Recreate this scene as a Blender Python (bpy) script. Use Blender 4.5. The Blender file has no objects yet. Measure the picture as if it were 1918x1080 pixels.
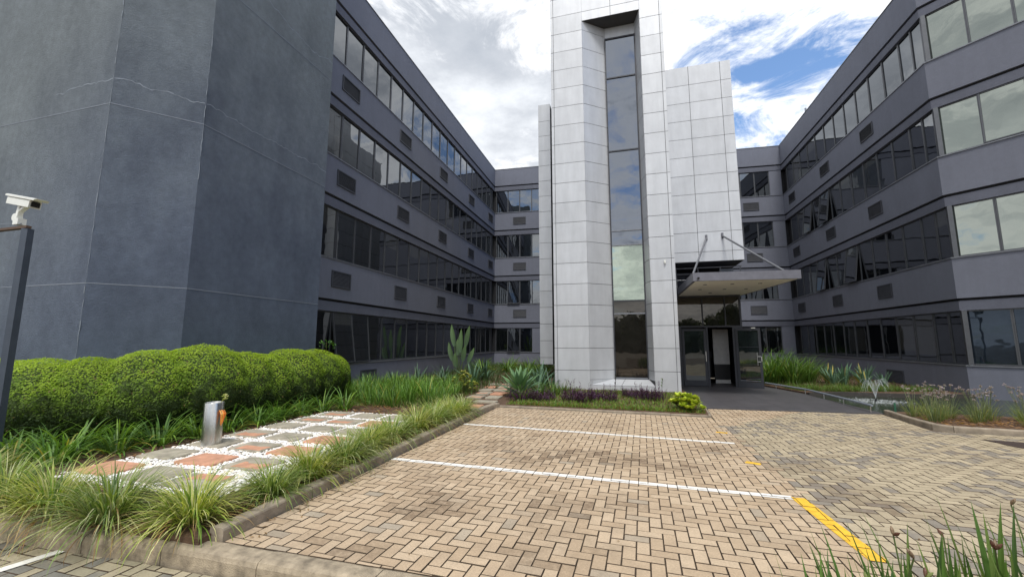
import bpy, math, random
from math import sin, cos, pi, radians as R, sqrt, atan2
from mathutils import Vector, Matrix, noise
random.seed(11)
SC = bpy.context.scene
COL = SC.collection

# ------------------------------------------------------------ camera, light
cam_d = bpy.data.cameras.new("camera")
cam = bpy.data.objects.new("camera", cam_d); COL.objects.link(cam)
cam_d.sensor_width = 36; cam_d.lens = 770/1918*36
cam_d.clip_start = .05; cam_d.clip_end = 2000
cam.location = (0, 0, 1.6); cam.rotation_euler = (R(97.4), 0, R(15.35))
SC.camera = cam
SUN_EL, SUN_AZ = R(60), atan2(-1, .17)      # towards the sun (x right, y away)
sun_dir = Vector((cos(SUN_EL)*cos(SUN_AZ), cos(SUN_EL)*sin(SUN_AZ), sin(SUN_EL)))
sd = bpy.data.lights.new("sun", 'SUN'); sd.energy = 2.4; sd.angle = R(13); sd.color = (1, .965, .91)
so = bpy.data.objects.new("sun", sd); COL.objects.link(so); so.location = (20, -20, 40)
so.rotation_euler = sun_dir.to_track_quat('Z', 'Y').to_euler()
SC.view_settings.view_transform = 'Standard'; SC.view_settings.look = 'None'
SC.view_settings.exposure = 0.12; SC.view_settings.gamma = 1

W = bpy.data.worlds.new("World"); SC.world = W; W.use_nodes = True

class NT:
    def __init__(s, t): s.t = t; s.n = t.nodes; s.n.clear()
    def a(s, ty, **k):
        n = s.n.new(ty)
        for a, b in k.items(): setattr(n, a, b)
        return n
    def l(s, a, b): s.t.links.new(a, b)
    def val(s, inp, v):
        if hasattr(v, 'is_output') or isinstance(v, bpy.types.NodeSocket): s.l(v, inp)
        else: inp.default_value = v
    def math(s, op, a, b=0.0, c=None, clamp=False):
        n = s.a('ShaderNodeMath', operation=op, use_clamp=clamp)
        s.val(n.inputs[0], a); s.val(n.inputs[1], b)
        if c is not None: s.val(n.inputs[2], c)
        return n.outputs[0]
    def vmath(s, op, a, b=(0, 0, 0)):
        n = s.a('ShaderNodeVectorMath', operation=op); s.val(n.inputs[0], a); s.val(n.inputs[1], b); return n
    def mix(s, f, a, b, bt='MIX'):
        n = s.a('ShaderNodeMix', data_type='RGBA', blend_type=bt)
        s.val(n.inputs[0], f); s.val(n.inputs[6], a); s.val(n.inputs[7], b); return n.outputs[2]
    def noise(s, vec, scale, detail=4, rough=.5, dim='3D', dist=0):
        n = s.a('ShaderNodeTexNoise', noise_dimensions=dim)
        if vec is not None: s.l(vec, n.inputs['Vector'])
        n.inputs['Scale'].default_value = scale; n.inputs['Detail'].default_value = detail
        n.inputs['Roughness'].default_value = rough; n.inputs['Distortion'].default_value = dist
        return n.outputs[0]
    def ramp(s, f, pts):
        n = s.a('ShaderNodeValToRGB'); e = n.color_ramp.elements
        while len(e) < len(pts): e.new(.5)
        for i, (p, c) in enumerate(pts):
            e[i].position = p; e[i].color = c if len(c) == 4 else (*c, 1)
        s.l(f, n.inputs[0]); return n.outputs[0]
    def maprange(s, v, a, b, c=0., d=1., smooth=True):
        n = s.a('ShaderNodeMapRange', interpolation_type='SMOOTHSTEP' if smooth else 'LINEAR')
        s.l(v, n.inputs[0])
        for i, x in enumerate((a, b, c, d)): n.inputs[i+1].default_value = x
        return n.outputs[0]

def g(v): return (v, v, v, 1)

def build_world():
    t = NT(W.node_tree)
    out = t.a('ShaderNodeOutputWorld')
    sky = t.a('ShaderNodeTexSky', sky_type='NISHITA'); sky.sun_disc = False
    sky.sun_elevation = SUN_EL; sky.sun_rotation = pi/2 - SUN_AZ
    sky.air_density = 1.0; sky.dust_density = .4; sky.ozone_density = 2.2
    skyc = t.mix(1.0, sky.outputs[0], (.17, .17, .17, 1), 'MULTIPLY')
    skyc = t.mix(.18, skyc, (.10, .30, .72, 1))
    tc = t.a('ShaderNodeTexCoord'); d = tc.outputs['Generated']
    nz = t.vmath('NORMALIZE', d).outputs[0]
    sp = t.a('ShaderNodeSeparateXYZ'); t.l(nz, sp.inputs[0])
    zz = t.math('MAXIMUM', t.math('ADD', sp.outputs[2], .12), .03)
    u = t.math('DIVIDE', sp.outputs[0], zz); v = t.math('DIVIDE', sp.outputs[1], zz)
    cb = t.a('ShaderNodeCombineXYZ'); t.l(u, cb.inputs[0]); t.l(v, cb.inputs[1]); cb.inputs[2].default_value = 3.7
    P = cb.outputs[0]
    n1 = t.noise(P, .85, 9, .56, dist=.15)
    n2 = t.noise(P, 3.6, 10, .68, dist=.6)
    cov = t.math('ADD', t.math('MULTIPLY', n1, .56), t.math('MULTIPLY', n2, .44))
    # the blue opening in the cloud deck
    def blob(v, r0, r1, amt):
        dt = t.vmath('DOT_PRODUCT', nz, Vector(v).normalized()).outputs['Value']
        return t.math('MULTIPLY', t.maprange(dt, cos(r0), cos(r1)), amt)
    hole = t.math('ADD', blob(BLUE[0], R(20), R(2), .095), blob(BLUE[1], R(12), R(2), .035))
    hole = t.math('ADD', hole, blob(BLUE[2], R(40), R(8), .18))
    hole = t.math('ADD', hole, blob(BLUE[3], R(24), R(6), .065))
    cov = t.math('SUBTRACT', t.math('ADD', cov, .115), hole)
    wh = t.maprange(cov, .47, .575)
    # light and shade in the clouds
    n3 = t.noise(P, .62, 8, .58, dist=.3)
    off = t.vmath('ADD', P, (1.7, 4.1, 5)).outputs[0]
    n4 = t.noise(off, 1.8, 9, .62)
    sh = t.math('ADD', t.math('MULTIPLY', n3, .6), t.math('MULTIPLY', n4, .4))
    shade = t.ramp(sh, [(.36, (.33, .37, .43)), (.47, (.52, .55, .60)), (.54, (.78, .81, .85)), (.62, (1.02, 1.02, 1.03))])
    edge = t.maprange(cov, .575, .66)
    cc = t.mix(edge, (1.0, 1.01, 1.03, 1), shade)
    low = t.maprange(sp.outputs[2], .62, .12)
    cc = t.mix(t.math('MULTIPLY', low, .40), cc, (.96, .97, .99, 1))
    c = t.mix(wh, skyc, cc)
    bg = t.a('ShaderNodeBackground'); t.l(c, bg.inputs[0]); bg.inputs[1].default_value = 1.22
    t.l(bg.outputs[0], out.inputs[0])
def ray(px, py):
    F = 770.; P = R(7.4); a = R(15.35)
    c0, c2 = (px-959)/F, -(py-540)/F
    y = cos(P)-c2*sin(P); z = sin(P)+c2*cos(P)
    return (c0*cos(a)-y*sin(a), c0*sin(a)+y*cos(a), z)
BLUE = [(.42, .66, .55), (.33, .80, .37), (.8, -.1, .6)]
BLUE = [ray(1480, 120), ray(1395, 190), (.75, .05, .66), (ray(1170, 260)[0], -ray(1170, 260)[1], ray(1170, 260)[2])]
build_world()

# ------------------------------------------------------------ materials
MATS = {}
def new_mat(name):
    m = bpy.data.materials.new(name); m.use_nodes = True; MATS[name] = m
    t = NT(m.node_tree); o = t.a('ShaderNodeOutputMaterial'); b = t.a('ShaderNodeBsdfPrincipled')
    t.l(b.outputs[0], o.inputs[0]); return m, t, b, o
def bump(t, b, h, strength, dist):
    n = t.a('ShaderNodeBump'); n.inputs['Strength'].default_value = strength; n.inputs['Distance'].default_value = dist
    t.l(h, n.inputs['Height']); t.l(n.outputs[0], b.inputs['Normal'])
def geo(t): return t.a('ShaderNodeNewGeometry').outputs['Position']

def plain(name, col, rough=.6, metal=0., var=.12, scale=6, bmp=.0, spec=.5):
    m, t, b, o = new_mat(name)
    n = t.noise(geo(t), scale, 6, .6)
    f = t.maprange(n, .3, .7, 1-var, 1+var, False)
    c = t.mix(1., (*col, 1), f, 'MULTIPLY'); t.l(c, b.inputs['Base Color'])
    b.inputs['Roughness'].default_value = rough; b.inputs['Metallic'].default_value = metal
    b.inputs['Specular IOR Level'].default_value = spec
    if bmp: bump(t, b, t.noise(geo(t), scale*12, 4, .6), .5, bmp)
    return m

def plaster(name, col, mott, bmp, streak=.5, col2=None):
    m, t, b, o = new_mat(name); P = geo(t)
    st = t.vmath('MULTIPLY', P, (1, 1, .55)).outputs[0]
    n1 = t.noise(st, 1.1, 8, .62); n2 = t.noise(P, 7, 8, .7); n3 = t.noise(P, 90, 3, .6)
    n4 = t.noise(t.vmath('MULTIPLY', P, (1, 1, .12)).outputs[0], 5, 5, .6)
    f = t.maprange(n1, .3, .7, 1-mott*.9, 1+mott, False)
    f2 = t.maprange(n2, .3, .7, 1-mott*.75, 1+mott*.75, False)
    f3 = t.maprange(n4, .35, .7, 1-mott*streak*.6, 1+mott*streak, False)
    f4 = t.maprange(n3, .3, .7, .86, 1.14, False)
    k = t.math('MULTIPLY', t.math('MULTIPLY', f, f2), t.math('MULTIPLY', f3, f4))
    base = (*col, 1)
    if col2:
        sx = t.a('ShaderNodeSeparateXYZ'); t.l(P, sx.inputs[0])
        q = t.math('ADD', sx.outputs[2], t.math('MULTIPLY', sx.outputs[0], -.9))
        q = t.math('ADD', q, t.math('MULTIPLY', n1, 5.0))
        base = t.mix(t.maprange(q, 12.5, 20.5), base, (*col2, 1))
    c = t.mix(1., base, k, 'MULTIPLY'); t.l(c, b.inputs['Base Color'])
    b.inputs['Roughness'].default_value = .82; b.inputs['Specular IOR Level'].default_value = .3
    h = t.math('ADD', t.noise(P, 38, 6, .75), t.math('MULTIPLY', t.noise(P, 120, 3, .6), .5))
    bump(t, b, h, .75, bmp)
    return m
plaster('stair_plaster', (.100, .122, .168), .19, .035, .22, (.165, .190, .205))
plaster('wing_plaster', (.165, .176, .218), .06, .006, .6)
plaster('wing_trim', (.125, .133, .168), .08, .005)
plain('joint_paint', (.20, .225, .265), .8)
plain('crack_fill', (.22, .25, .29), .8)
plain('recess_dark', (.018, .019, .023), .8)  # near-black: shade of the grooves and tower foot is put into the colour
plain('frame_alu', (.105, .11, .12), .42, .5, .1)
plain('sill_alu', (.20, .21, .235), .45, .4, .15)
plain('frame_dark', (.045, .048, .058), .5, .3, .1)
plain('vent_paint', (.058, .062, .075), .6)
plain('steel', (.55, .55, .53), .28, 1., .08, 20)
plain('satin_steel', (.62, .62, .6), .3, 1., .05)
plain('rod_grey', (.16, .165, .18), .45, .4)
plain('canopy_grey', (.15, .152, .18), .55, .2)
plain('canopy_soffit', (.86, .82, .70), .85, 0, .05, 2)
plain('white_wall', (.62, .61, .6), .7)
plain('dark_wall', (.03, .03, .033), .6)
plain('black_wood', (.012, .012, .013), .5)
plain('cctv_white', (.72, .73, .68), .38, 0, .05)
plain('cctv_glass', (.02, .02, .022), .08)
plain('pole_paint', (.06, .075, .10), .5, .2)
plain('rust_brown', (.10, .06, .04), .8)
plain('sealant', (.055, .055, .06), .8)
plain('kerb_concrete', (.27, .225, .17), .9, 0, .38, 5, .01)
plain('kerb_old', (.33, .27, .19), .92, 0, .45, 9, .02)
plain('soil', (.12, .07, .042), .95, 0, .5, 9, .06)
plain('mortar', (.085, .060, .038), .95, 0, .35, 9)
plain('white_paint', (.80, .78, .73), .7, 0, .14, 14)
plain('yellow_paint', (.80, .47, .035), .7, 0, .16, 18)
plain('drain_cover', (.05, .032, .026), .7)
plain('asphalt', (.16, .14, .11), .9, 0, .2, 2)
plain('terracotta', (.52, .27, .17), .85, 0, .25, 7, .008)
plain('slab_grey', (.34, .305, .235), .9, 0, .28, 6, .01)
plain('stem_brown', (.10, .07, .035), .8)
plain('bark', (.08, .06, .045), .9, 0, .4, 14, .03)
plain('hedge_core', (.05, .075, .018), .95)
plain('green_stake', (.03, .13, .08), .5)
plain('pond_rim', (.05, .045, .04), .8)

def pebble_mat():
    m, t, b, o = new_mat('pebble')
    at = t.a('ShaderNodeAttribute', attribute_name='Col')
    t.l(at.outputs['Color'], b.inputs['Base Color']); b.inputs['Roughness'].default_value = .55
pebble_mat()

def panel_mat():
    m, t, b, o = new_mat('clad_panel'); P = geo(t)
    at = t.a('ShaderNodeAttribute', attribute_name='Col')
    st = t.vmath('MULTIPLY', P, (1, 1, .15)).outputs[0]
    k = t.maprange(t.noise(st, 4, 7, .6), .3, .75, 1.05, .90, False)
    k2 = t.maprange(t.noise(P, 2.2, 7, .65), .3, .7, .95, 1.05, False)
    c = t.mix(1., at.outputs['Color'], t.math('MULTIPLY', k, k2), 'MULTIPLY'); t.l(c, b.inputs['Base Color'])
    b.inputs['Metallic'].default_value = .25; b.inputs['Roughness'].default_value = .42
    bump(t, b, t.noise(P, 1.4, 2, .5), .25, .02)
panel_mat()

def glass_mat(name, base, tint, r0, r1, vary=True):
    m = bpy.data.materials.new(name); m.use_nodes = True; MATS[name] = m
    t = NT(m.node_tree); o = t.a('ShaderNodeOutputMaterial')
    P = geo(t)
    d = t.a('ShaderNodeBsdfDiffuse'); gl = t.a('ShaderNodeBsdfGlossy')
    gl.inputs['Color'].default_value = (*tint, 1); gl.inputs['Roughness'].default_value = .015
    oi = t.a('ShaderNodeObjectInfo')
    rn = t.maprange(oi.outputs['Random'], .55, 1., .6, 2.2, False)
    dirt = t.maprange(t.noise(P, 3.2, 8, .65), .4, .8, 1., 1.9, False)
    c = t.mix(1., (*base, 1), t.math('MULTIPLY', rn, dirt) if vary else dirt, 'MULTIPLY')
    if vary:
        tcn = t.a('ShaderNodeTexCoord'); so_ = t.a('ShaderNodeSeparateXYZ'); t.l(tcn.outputs['Object'], so_.inputs[0])
        r2 = t.math('FRACT', t.math('MULTIPLY', oi.outputs['Random'], 37.7)); r3 = t.math('FRACT', t.math('MULTIPLY', oi.outputs['Random'], 91.3))
        up = t.math('LESS_THAN', t.math('MULTIPLY', so_.outputs[2], -1.0), t.math('MULTIPLY', r3, 1.5))
        slat = t.maprange(t.math('SINE', t.math('MULTIPLY', so_.outputs[2], 150)), -1, 1, .55, 1., False)
        bl = t.math('MULTIPLY', t.math('MULTIPLY', up, t.math('GREATER_THAN', r2, .80)), slat)
        c = t.mix(bl, c, (.055, .055, .05, 1))
    t.l(c, d.inputs[0])
    bp = t.a('ShaderNodeBump'); bp.inputs['Strength'].default_value = .12; bp.inputs['Distance'].default_value = .02
    t.l(t.noise(P, 1.7, 2, .4), bp.inputs['Height']); t.l(bp.outputs[0], gl.inputs['Normal'])
    lw = t.a('ShaderNodeLayerWeight'); lw.inputs[0].default_value = .28
    f = t.maprange(lw.outputs['Fresnel'], 0., 1., r0, r1, False)
    mx = t.a('ShaderNodeMixShader'); t.l(f, mx.inputs[0]); t.l(d.outputs[0], mx.inputs[1]); t.l(gl.outputs[0], mx.inputs[2])
    t.l(mx.outputs[0], o.inputs[0]); return m
glass_mat('glass_wing', (.005, .006, .008), (.86, .90, .94), .165, .88)
glass_mat('glass_green', (.012, .016, .013), (.86, .93, .84), .30, .95)
glass_mat('glass_tower', (.010, .011, .015), (.76, .83, .95), .20, .80, False)
glass_mat('glass_dark', (.010, .009, .008), (.8, .75, .68), .08, .7, False)
glass_mat('glass_door', (.012, .016, .018), (.85, .9, .9), .12, .8, False)
glass_mat('glass_blue', (.010, .014, .020), (.6, .75, .95), .04, .42, False)
glass_mat('glass_light', (.12, .15, .11), (.88, .97, .86), .30, .9, False)  # pale green base colour stands in for the bright reflection in this pane

def brick_mat(name, c_a, c_b, c_grey, stain_amt, greymix, seed):
    m, t, b, o = new_mat(name); P = geo(t)
    at = t.a('ShaderNodeAttribute', attribute_name='Col'); s = t.a('ShaderNodeSeparateColor'); t.l(at.outputs['Color'], s.inputs[0])
    P2 = t.vmath('ADD', P, (seed, seed*1.3, 0)).outputs[0]
    c = t.mix(s.outputs[0], (*c_a, 1), (*c_b, 1))
    gm = t.math('ADD', s.outputs[1], t.math('MULTIPLY', t.maprange(t.noise(P2, .8, 5, .6), .40, .64), greymix))
    c = t.mix(t.maprange(gm, .93 if greymix < .1 else .86, 1.02), c, (*c_grey, 1))
    stf = t.math('MULTIPLY', t.math('MULTIPLY', s.outputs[2], t.maprange(t.noise(P, 16, 5, .65), .3, .6, .45, 1.15)), stain_amt, clamp=True)
    c = t.mix(stf, c, (.16, .11, .07, 1))
    fine = t.math('MULTIPLY', t.maprange(t.noise(P, 60, 5, .7), .25, .75, .80, 1.18, False), t.maprange(t.noise(P, 5, 5, .6), .3, .7, .88, 1.1, False))
    c = t.mix(1., c, fine, 'MULTIPLY')
    spots = t.maprange(t.noise(P, 34, 2, .5), .72, .76)
    c = t.mix(t.math('MULTIPLY', spots, .6), c, (.05, .035, .025, 1))
    t.l(c, b.inputs['Base Color']); b.inputs['Roughness'].default_value = .86; b.inputs['Specular IOR Level'].default_value = .3
    bump(t, b, t.noise(P, 130, 4, .7), .6, .004)
brick_mat('brick_tan', (.435, .325, .215), (.52, .405, .28), (.36, .31, .24), .68, .0, 3.1)
brick_mat('brick_grey', (.36, .30, .205), (.46, .385, .265), (.25, .22, .18), .5, .36, 17.7)
brick_mat('brick_road', (.30, .27, .19), (.40, .345, .24), (.20, .19, .165), .35, .3, 8.)

def tile_mat():
    m, t, b, o = new_mat('terrace_tile'); P = geo(t)
    br = t.a('ShaderNodeTexBrick'); br.offset = 0; t.l(P, br.inputs['Vector'])
    br.inputs['Scale'].default_value = 1; br.inputs['Brick Width'].default_value = .4; br.inputs['Row Height'].default_value = .4
    br.inputs['Mortar Size'].default_value = .006
    br.inputs['Color1'].default_value = (.070, .067, .072, 1); br.inputs['Color2'].default_value = (.082, .078, .083, 1); br.inputs['Mortar'].default_value = (.04, .037, .04, 1)
    c = t.mix(1., br.outputs[0], t.maprange(t.noise(P, 3, 6, .6), .3, .7, .85, 1.2, False), 'MULTIPLY')
    t.l(c, b.inputs['Base Color']); b.inputs['Roughness'].default_value = .5
tile_mat()
def water_mat():
    m, t, b, o = new_mat('pond_water'); P = geo(t)
    b.inputs['Base Color'].default_value = (.030, .042, .028, 1)
    b.inputs['Roughness'].default_value = .06; b.inputs['IOR'].default_value = 1.33
    d = t.vmath('DISTANCE', P, (6.75, 14.2, -.06)).outputs['Value']
    w = t.math('SINE', t.math('MULTIPLY', d, 34)); w = t.math('MULTIPLY', w, t.maprange(d, 1.9, .1))
    h = t.math('ADD', t.math('MULTIPLY', w, .4), t.noise(P, 14, 3, .5))
    bump(t, b, h, .35, .02)
water_mat()
def spray_mat():
    m = bpy.data.materials.new('spray'); m.use_nodes = True; MATS['spray'] = m
    t = NT(m.node_tree); o = t.a('ShaderNodeOutputMaterial')
    d = t.a('ShaderNodeBsdfDiffuse'); d.inputs[0].default_value = (.8, .84, .86, 1)
    tr = t.a('ShaderNodeBsdfTransparent'); mx = t.a('ShaderNodeMixShader'); mx.inputs[0].default_value = .32
    t.l(tr.outputs[0], mx.inputs[1]); t.l(d.outputs[0], mx.inputs[2]); t.l(mx.outputs[0], o.inputs[0])
spray_mat()
def leaf_mat(name, rough=.45, trans=.35, sheen=0):
    m = bpy.data.materials.new(name); m.use_nodes = True; MATS[name] = m
    t = NT(m.node_tree); o = t.a('ShaderNodeOutputMaterial'); b = t.a('ShaderNodeBsdfPrincipled')
    at = t.a('ShaderNodeAttribute', attribute_name='Col')
    oi = t.a('ShaderNodeObjectInfo')
    k = t.maprange(oi.outputs['Random'], 0, 1, .86, 1.14, False)
    c = t.mix(1., at.outputs['Color'], k, 'MULTIPLY')
    t.l(c, b.inputs['Base Color']); b.inputs['Roughness'].default_value = rough; b.inputs['Specular IOR Level'].default_value = .4
    tr = t.a('ShaderNodeBsdfTranslucent')
    c2 = t.mix(1., c, (1.25, 1.3, .5, 1), 'MULTIPLY'); t.l(c2, tr.inputs[0])
    mx = t.a('ShaderNodeMixShader'); mx.inputs[0].default_value = trans
    t.l(b.outputs[0], mx.inputs[1]); t.l(tr.outputs[0], mx.inputs[2]); t.l(mx.outputs[0], o.inputs[0])
leaf_mat('leaf'); leaf_mat('leaf_hedge', .6, .5); leaf_mat('leaf_thick', .5, .12)

# ------------------------------------------------------------ mesh helpers
class MB:
    def __init__(s): s.v = []; s.f = []; s.mi = []; s.c = []; s.mats = []; s.col = (1, 1, 1)
    def m(s, name):
        if name not in s.mats: s.mats.append(name)
        return s.mats.index(name)
    def vert(s, p): s.v.append((p[0], p[1], p[2])); s.c.append(s.col); return len(s.v)-1
    def face(s, ids, mat): s.f.append(ids); s.mi.append(s.m(mat))
    def poly(s, pts, mat): s.face([s.vert(p) for p in pts], mat)
    def box(s, c, d, mat, rz=0., M=None):
        x, y, z = d[0]/2, d[1]/2, d[2]/2; ids = []
        for k in ((-1, -1, -1), (1, -1, -1), (1, 1, -1), (-1, 1, -1), (-1, -1, 1), (1, -1, 1), (1, 1, 1), (-1, 1, 1)):
            p = Vector((k[0]*x, k[1]*y, k[2]*z))
            if M is not None: p = M @ p
            elif rz: p = Vector((p.x*cos(rz)-p.y*sin(rz), p.x*sin(rz)+p.y*cos(rz), p.z))
            ids.append(s.vert((p.x+c[0], p.y+c[1], p.z+c[2])))
        for q in ((3, 2, 1, 0), (4, 5, 6, 7), (0, 1, 5, 4), (1, 2, 6, 5), (2, 3, 7, 6), (3, 0, 4, 7)):
            s.face([ids[i] for i in q], mat)
    def prism(s, pts, z0, z1, mat, top=None, bottom=True):   # pts ccw seen from above
        n = len(pts)
        a = [s.vert((p[0], p[1], z0)) for p in pts]; b = [s.vert((p[0], p[1], z1)) for p in pts]
        for i in range(n): s.face([a[i], a[(i+1) % n], b[(i+1) % n], b[i]], mat)
        s.face(b, top or mat)
        if bottom: s.face(a[::-1], mat)
    def tube(s, pts, r, mat, n=8, caps=True):
        rings = []
        for i, p in enumerate(pts):
            p = Vector(p); q0 = Vector(pts[max(i-1, 0)]); q1 = Vector(pts[min(i+1, len(pts)-1)])
            d = (q1-q0).normalized(); up = Vector((0, 0, 1)) if abs(d.z) < .95 else Vector((1, 0, 0))
            a = d.cross(up).normalized(); b = d.cross(a); rr = r[i] if isinstance(r, (list, tuple)) else r
            rings.append([s.vert(p + a*cos(2*pi*k/n)*rr + b*sin(2*pi*k/n)*rr) for k in range(n)])
        for i in range(len(rings)-1):
            for k in range(n): s.face([rings[i][k], rings[i][(k+1) % n], rings[i+1][(k+1) % n], rings[i+1][k]], mat)
        if caps: s.face(rings[0][::-1], mat); s.face(rings[-1], mat)
    def build(s, name, parent=None, smooth=False, loc=None):
        me = bpy.data.meshes.new(name); me.from_pydata(s.v, [], s.f)
        for n in s.mats: me.materials.append(MATS[n])
        me.polygons.foreach_set('material_index', s.mi)
        if smooth: me.polygons.foreach_set('use_smooth', [True]*len(s.f))
        ca = me.color_attributes.new('Col', 'FLOAT_COLOR', 'POINT')
        ca.data.foreach_set('color', [x for c in s.c for x in (c[0], c[1], c[2], 1.)])
        me.update()
        o = bpy.data.objects.new(name, me); COL.objects.link(o)
        if parent is not None: o.parent = parent
        if loc is not None: o.location = loc
        return o
def tag(o, label=None, cat=None, group=None, kind=None):
    if label: o['label'] = label
    if cat: o['category'] = cat
    if group: o['group'] = group
    if kind: o['kind'] = kind
    return o
def empty(name, loc, label, cat, group=None, rz=0):
    o = bpy.data.objects.new(name, None); COL.objects.link(o); o.location = loc; o.rotation_euler = (0, 0, rz)
    o.empty_display_size = .2
    return tag(o, label, cat, group)
def copy_obj(o, parent=None):
    c = o.copy(); COL.objects.link(c)
    if parent is not None: c.parent = parent
    for ch in CH.get(o.name, []): copy_obj(ch, c)
    return c
CH = {}     # children of prototypes

def clip(poly, zone):     # clip convex poly to convex ccw zone (2d)
    out = poly
    n = len(zone)
    for i in range(n):
        a, b = zone[i], zone[(i+1) % n]; inp, out = out, []
        if not inp: return []
        side = lambda p: (b[0]-a[0])*(p[1]-a[1])-(b[1]-a[1])*(p[0]-a[0])
        for k in range(len(inp)):
            p, q = inp[k-1], inp[k]; sp_, sq = side(p), side(q)
            if (sp_ >= 0) != (sq >= 0):
                tt = sp_/(sp_-sq); out.append((p[0]+tt*(q[0]-p[0]), p[1]+tt*(q[1]-p[1])))
            if sq >= 0: out.append(q)
    return out
def area(p): return .5*abs(sum(p[i-1][0]*p[i][1]-p[i][0]*p[i-1][1] for i in range(len(p))))

# ------------------------------------------------------------ ground
m = MB(); m.poly([(-400, -400, -.20), (400, -400, -.20), (400, 400, -.20), (-400, 400, -.20)], 'asphalt')
tag(m.build('ground'), kind='structure')
BED_L = [(-3.31, 2.70), (-3.36, 9.35), (-3.2, 9.9), (-3.16, 10.05), (-2.8, 10.06), (1.66, 9.9), (1.78, 11.1), (1.72, 16.4), (1.7, 28.6), (-9, 27.7), (-9, 9.0), (-8.3, 9.0), (-8.3, 5.7), (-9.1, 4.95), (-17, 4.95), (-17, 2.68)]
m = MB(); m.prism(BED_L, -.12, .055, 'soil')
tag(m.build('garden_soil'), kind='structure')

SPOTS = [(-1.62, 3.75, .75, .30), (-1.1, 4.3, .8, .5), (-.9, 6.2, 1.1, .5), (.6, 6.0, 1., .35), (-2.2, 3.1, .5, .25), (.2, 4.4, .5, .3), (1.7, 6.6, .7, .5), (-1.9, 6.6, .5, .4), (2.6, 5.2, .8, .4)]
def stain(x, y, rnd):
    v = .9*(noise.noise(Vector((x*1.1, y*1.1, 2.)))+.5*noise.noise(Vector((x*2.9, y*2.9, 5.))))-.20
    for a, b, r1, r2 in SPOTS: v += .62*math.exp(-(((x-a)/r1)**2+((y-b)/r2)**2))
    return max(0., min(1., v*1.5))*rnd.uniform(.1, 1.25)
def herring(name, mat, zones, ang, org, u=.103, z=0., gap=.0038, jit=.0022, strips=(), matf=None):
    m = MB(); ca, sa = cos(ang), sin(ang)
    allp = [p for zn in zones for p in zn]
    loc = [((x-org[0])*ca+(y-org[1])*sa, -(x-org[0])*sa+(y-org[1])*ca) for x, y in allp]
    i0, i1 = int(min(p[0] for p in loc)/u)-3, int(max(p[0] for p in loc)/u)+3
    j0, j1 = int(min(p[1] for p in loc)/u)-3, int(max(p[1] for p in loc)/u)+3
    paint = [MB() for _ in strips]
    rnd = random.Random(5)
    for i in range(i0, i1):
        for j in range(j0, j1):
            k = (i-j) % 4
            if k == 0: w, h = 2, 1
            elif k == 3: w, h = 1, 2
            else: continue
            a, b_, c, d = i*u+gap, j*u+gap, (i+w)*u-gap, (j+h)*u-gap
            q = [(a, b_), (c, b_), (c, d), (a, d)]
            q = [(org[0]+x*ca-y*sa, org[1]+x*sa+y*ca) for x, y in q]
            col = (rnd.random(), rnd.random(), rnd.random()); dz = rnd.uniform(-jit, jit); tx, ty = rnd.uniform(-.008, .008), rnd.uniform(-.008, .008)
            cxx, cyy = sum(p[0] for p in q)/4, sum(p[1] for p in q)/4
            col = (col[0], col[1], stain(cxx, cyy, rnd))
            for zn in zones:
                p = clip(q, zn)
                if len(p) < 3 or area(p) < .0008: continue
                m.col = col
                brick(m, p, z, dz, tx, ty, cxx, cyy, matf(cxx, cyy, rnd) if matf else mat)
                for pm, (zn2, zmat) in zip(paint, strips):
                    p2 = clip(clip(q, zn), zn2)
                    if len(p2) > 2 and area(p2) > .0002:
                        pm.poly([(x, y, z+dz+.0042+(x-cxx)*tx+(y-cyy)*ty) for x, y in p2], zmat)
    return m.build(name), paint
def brick(m, p, z, dz, tx, ty, cx, cy, mat):
    mx, my = sum(a[0] for a in p)/len(p), sum(a[1] for a in p)/len(p)
    zf = lambda x, y: z+dz+(x-cx)*tx+(y-cy)*ty
    top = []; mid = []; bot = []
    for x, y in p:
        dx, dy = mx-x, my-y; L = sqrt(dx*dx+dy*dy)+1e-6; k = min(.0042/L, .4)
        top.append(m.vert((x+dx*k, y+dy*k, zf(x, y)))); mid.append(m.vert((x, y, zf(x, y)-.004))); bot.append(m.vert((x, y, z-.03)))
    n = len(p); m.face(top, mat)
    for i in range(n):
        j = (i+1) % n
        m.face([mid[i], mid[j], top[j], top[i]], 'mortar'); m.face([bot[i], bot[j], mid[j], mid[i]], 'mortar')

m = MB(); m.poly([(-3.3, 2.7, -.013), (16, 2.7, -.013), (16, 11.5, -.013), (-3.3, 11.5, -.013)], 'mortar')
o = m.build('paving_bed'); tag(o, kind='structure')
A0 = R(-2.2)
def strip(a, b, w):
    a, b = Vector(a), Vector(b); d = (b-a).normalized(); n = Vector((-d.y, d.x))*w/2
    return [tuple(a-n), tuple(b-n), tuple(b+n), tuple(a+n)]
L1 = strip((-3.22, 5.29), (1.60, 5.10), .10); L2 = strip((-3.15, 7.82), (1.62, 7.50), .10)
Y1 = strip((1.66, 5.12), (1.74, 3.85), .13); Y2 = strip((1.50, 6.41), (1.66, 6.33), .11); Y3 = strip((1.50, 8.32), (1.68, 8.28), .10)
Y1 = [(p[0], p[1]) for p in Y1]
XB = 1.78
def zone_mat(x, y, rnd):
    lim = 1.76 if y < 8.9 else 1.78+(y-9)*.9
    return 'brick_tan' if x < lim+rnd.uniform(-.03, .03)+.1*(y > 9) else 'brick_grey'
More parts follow.
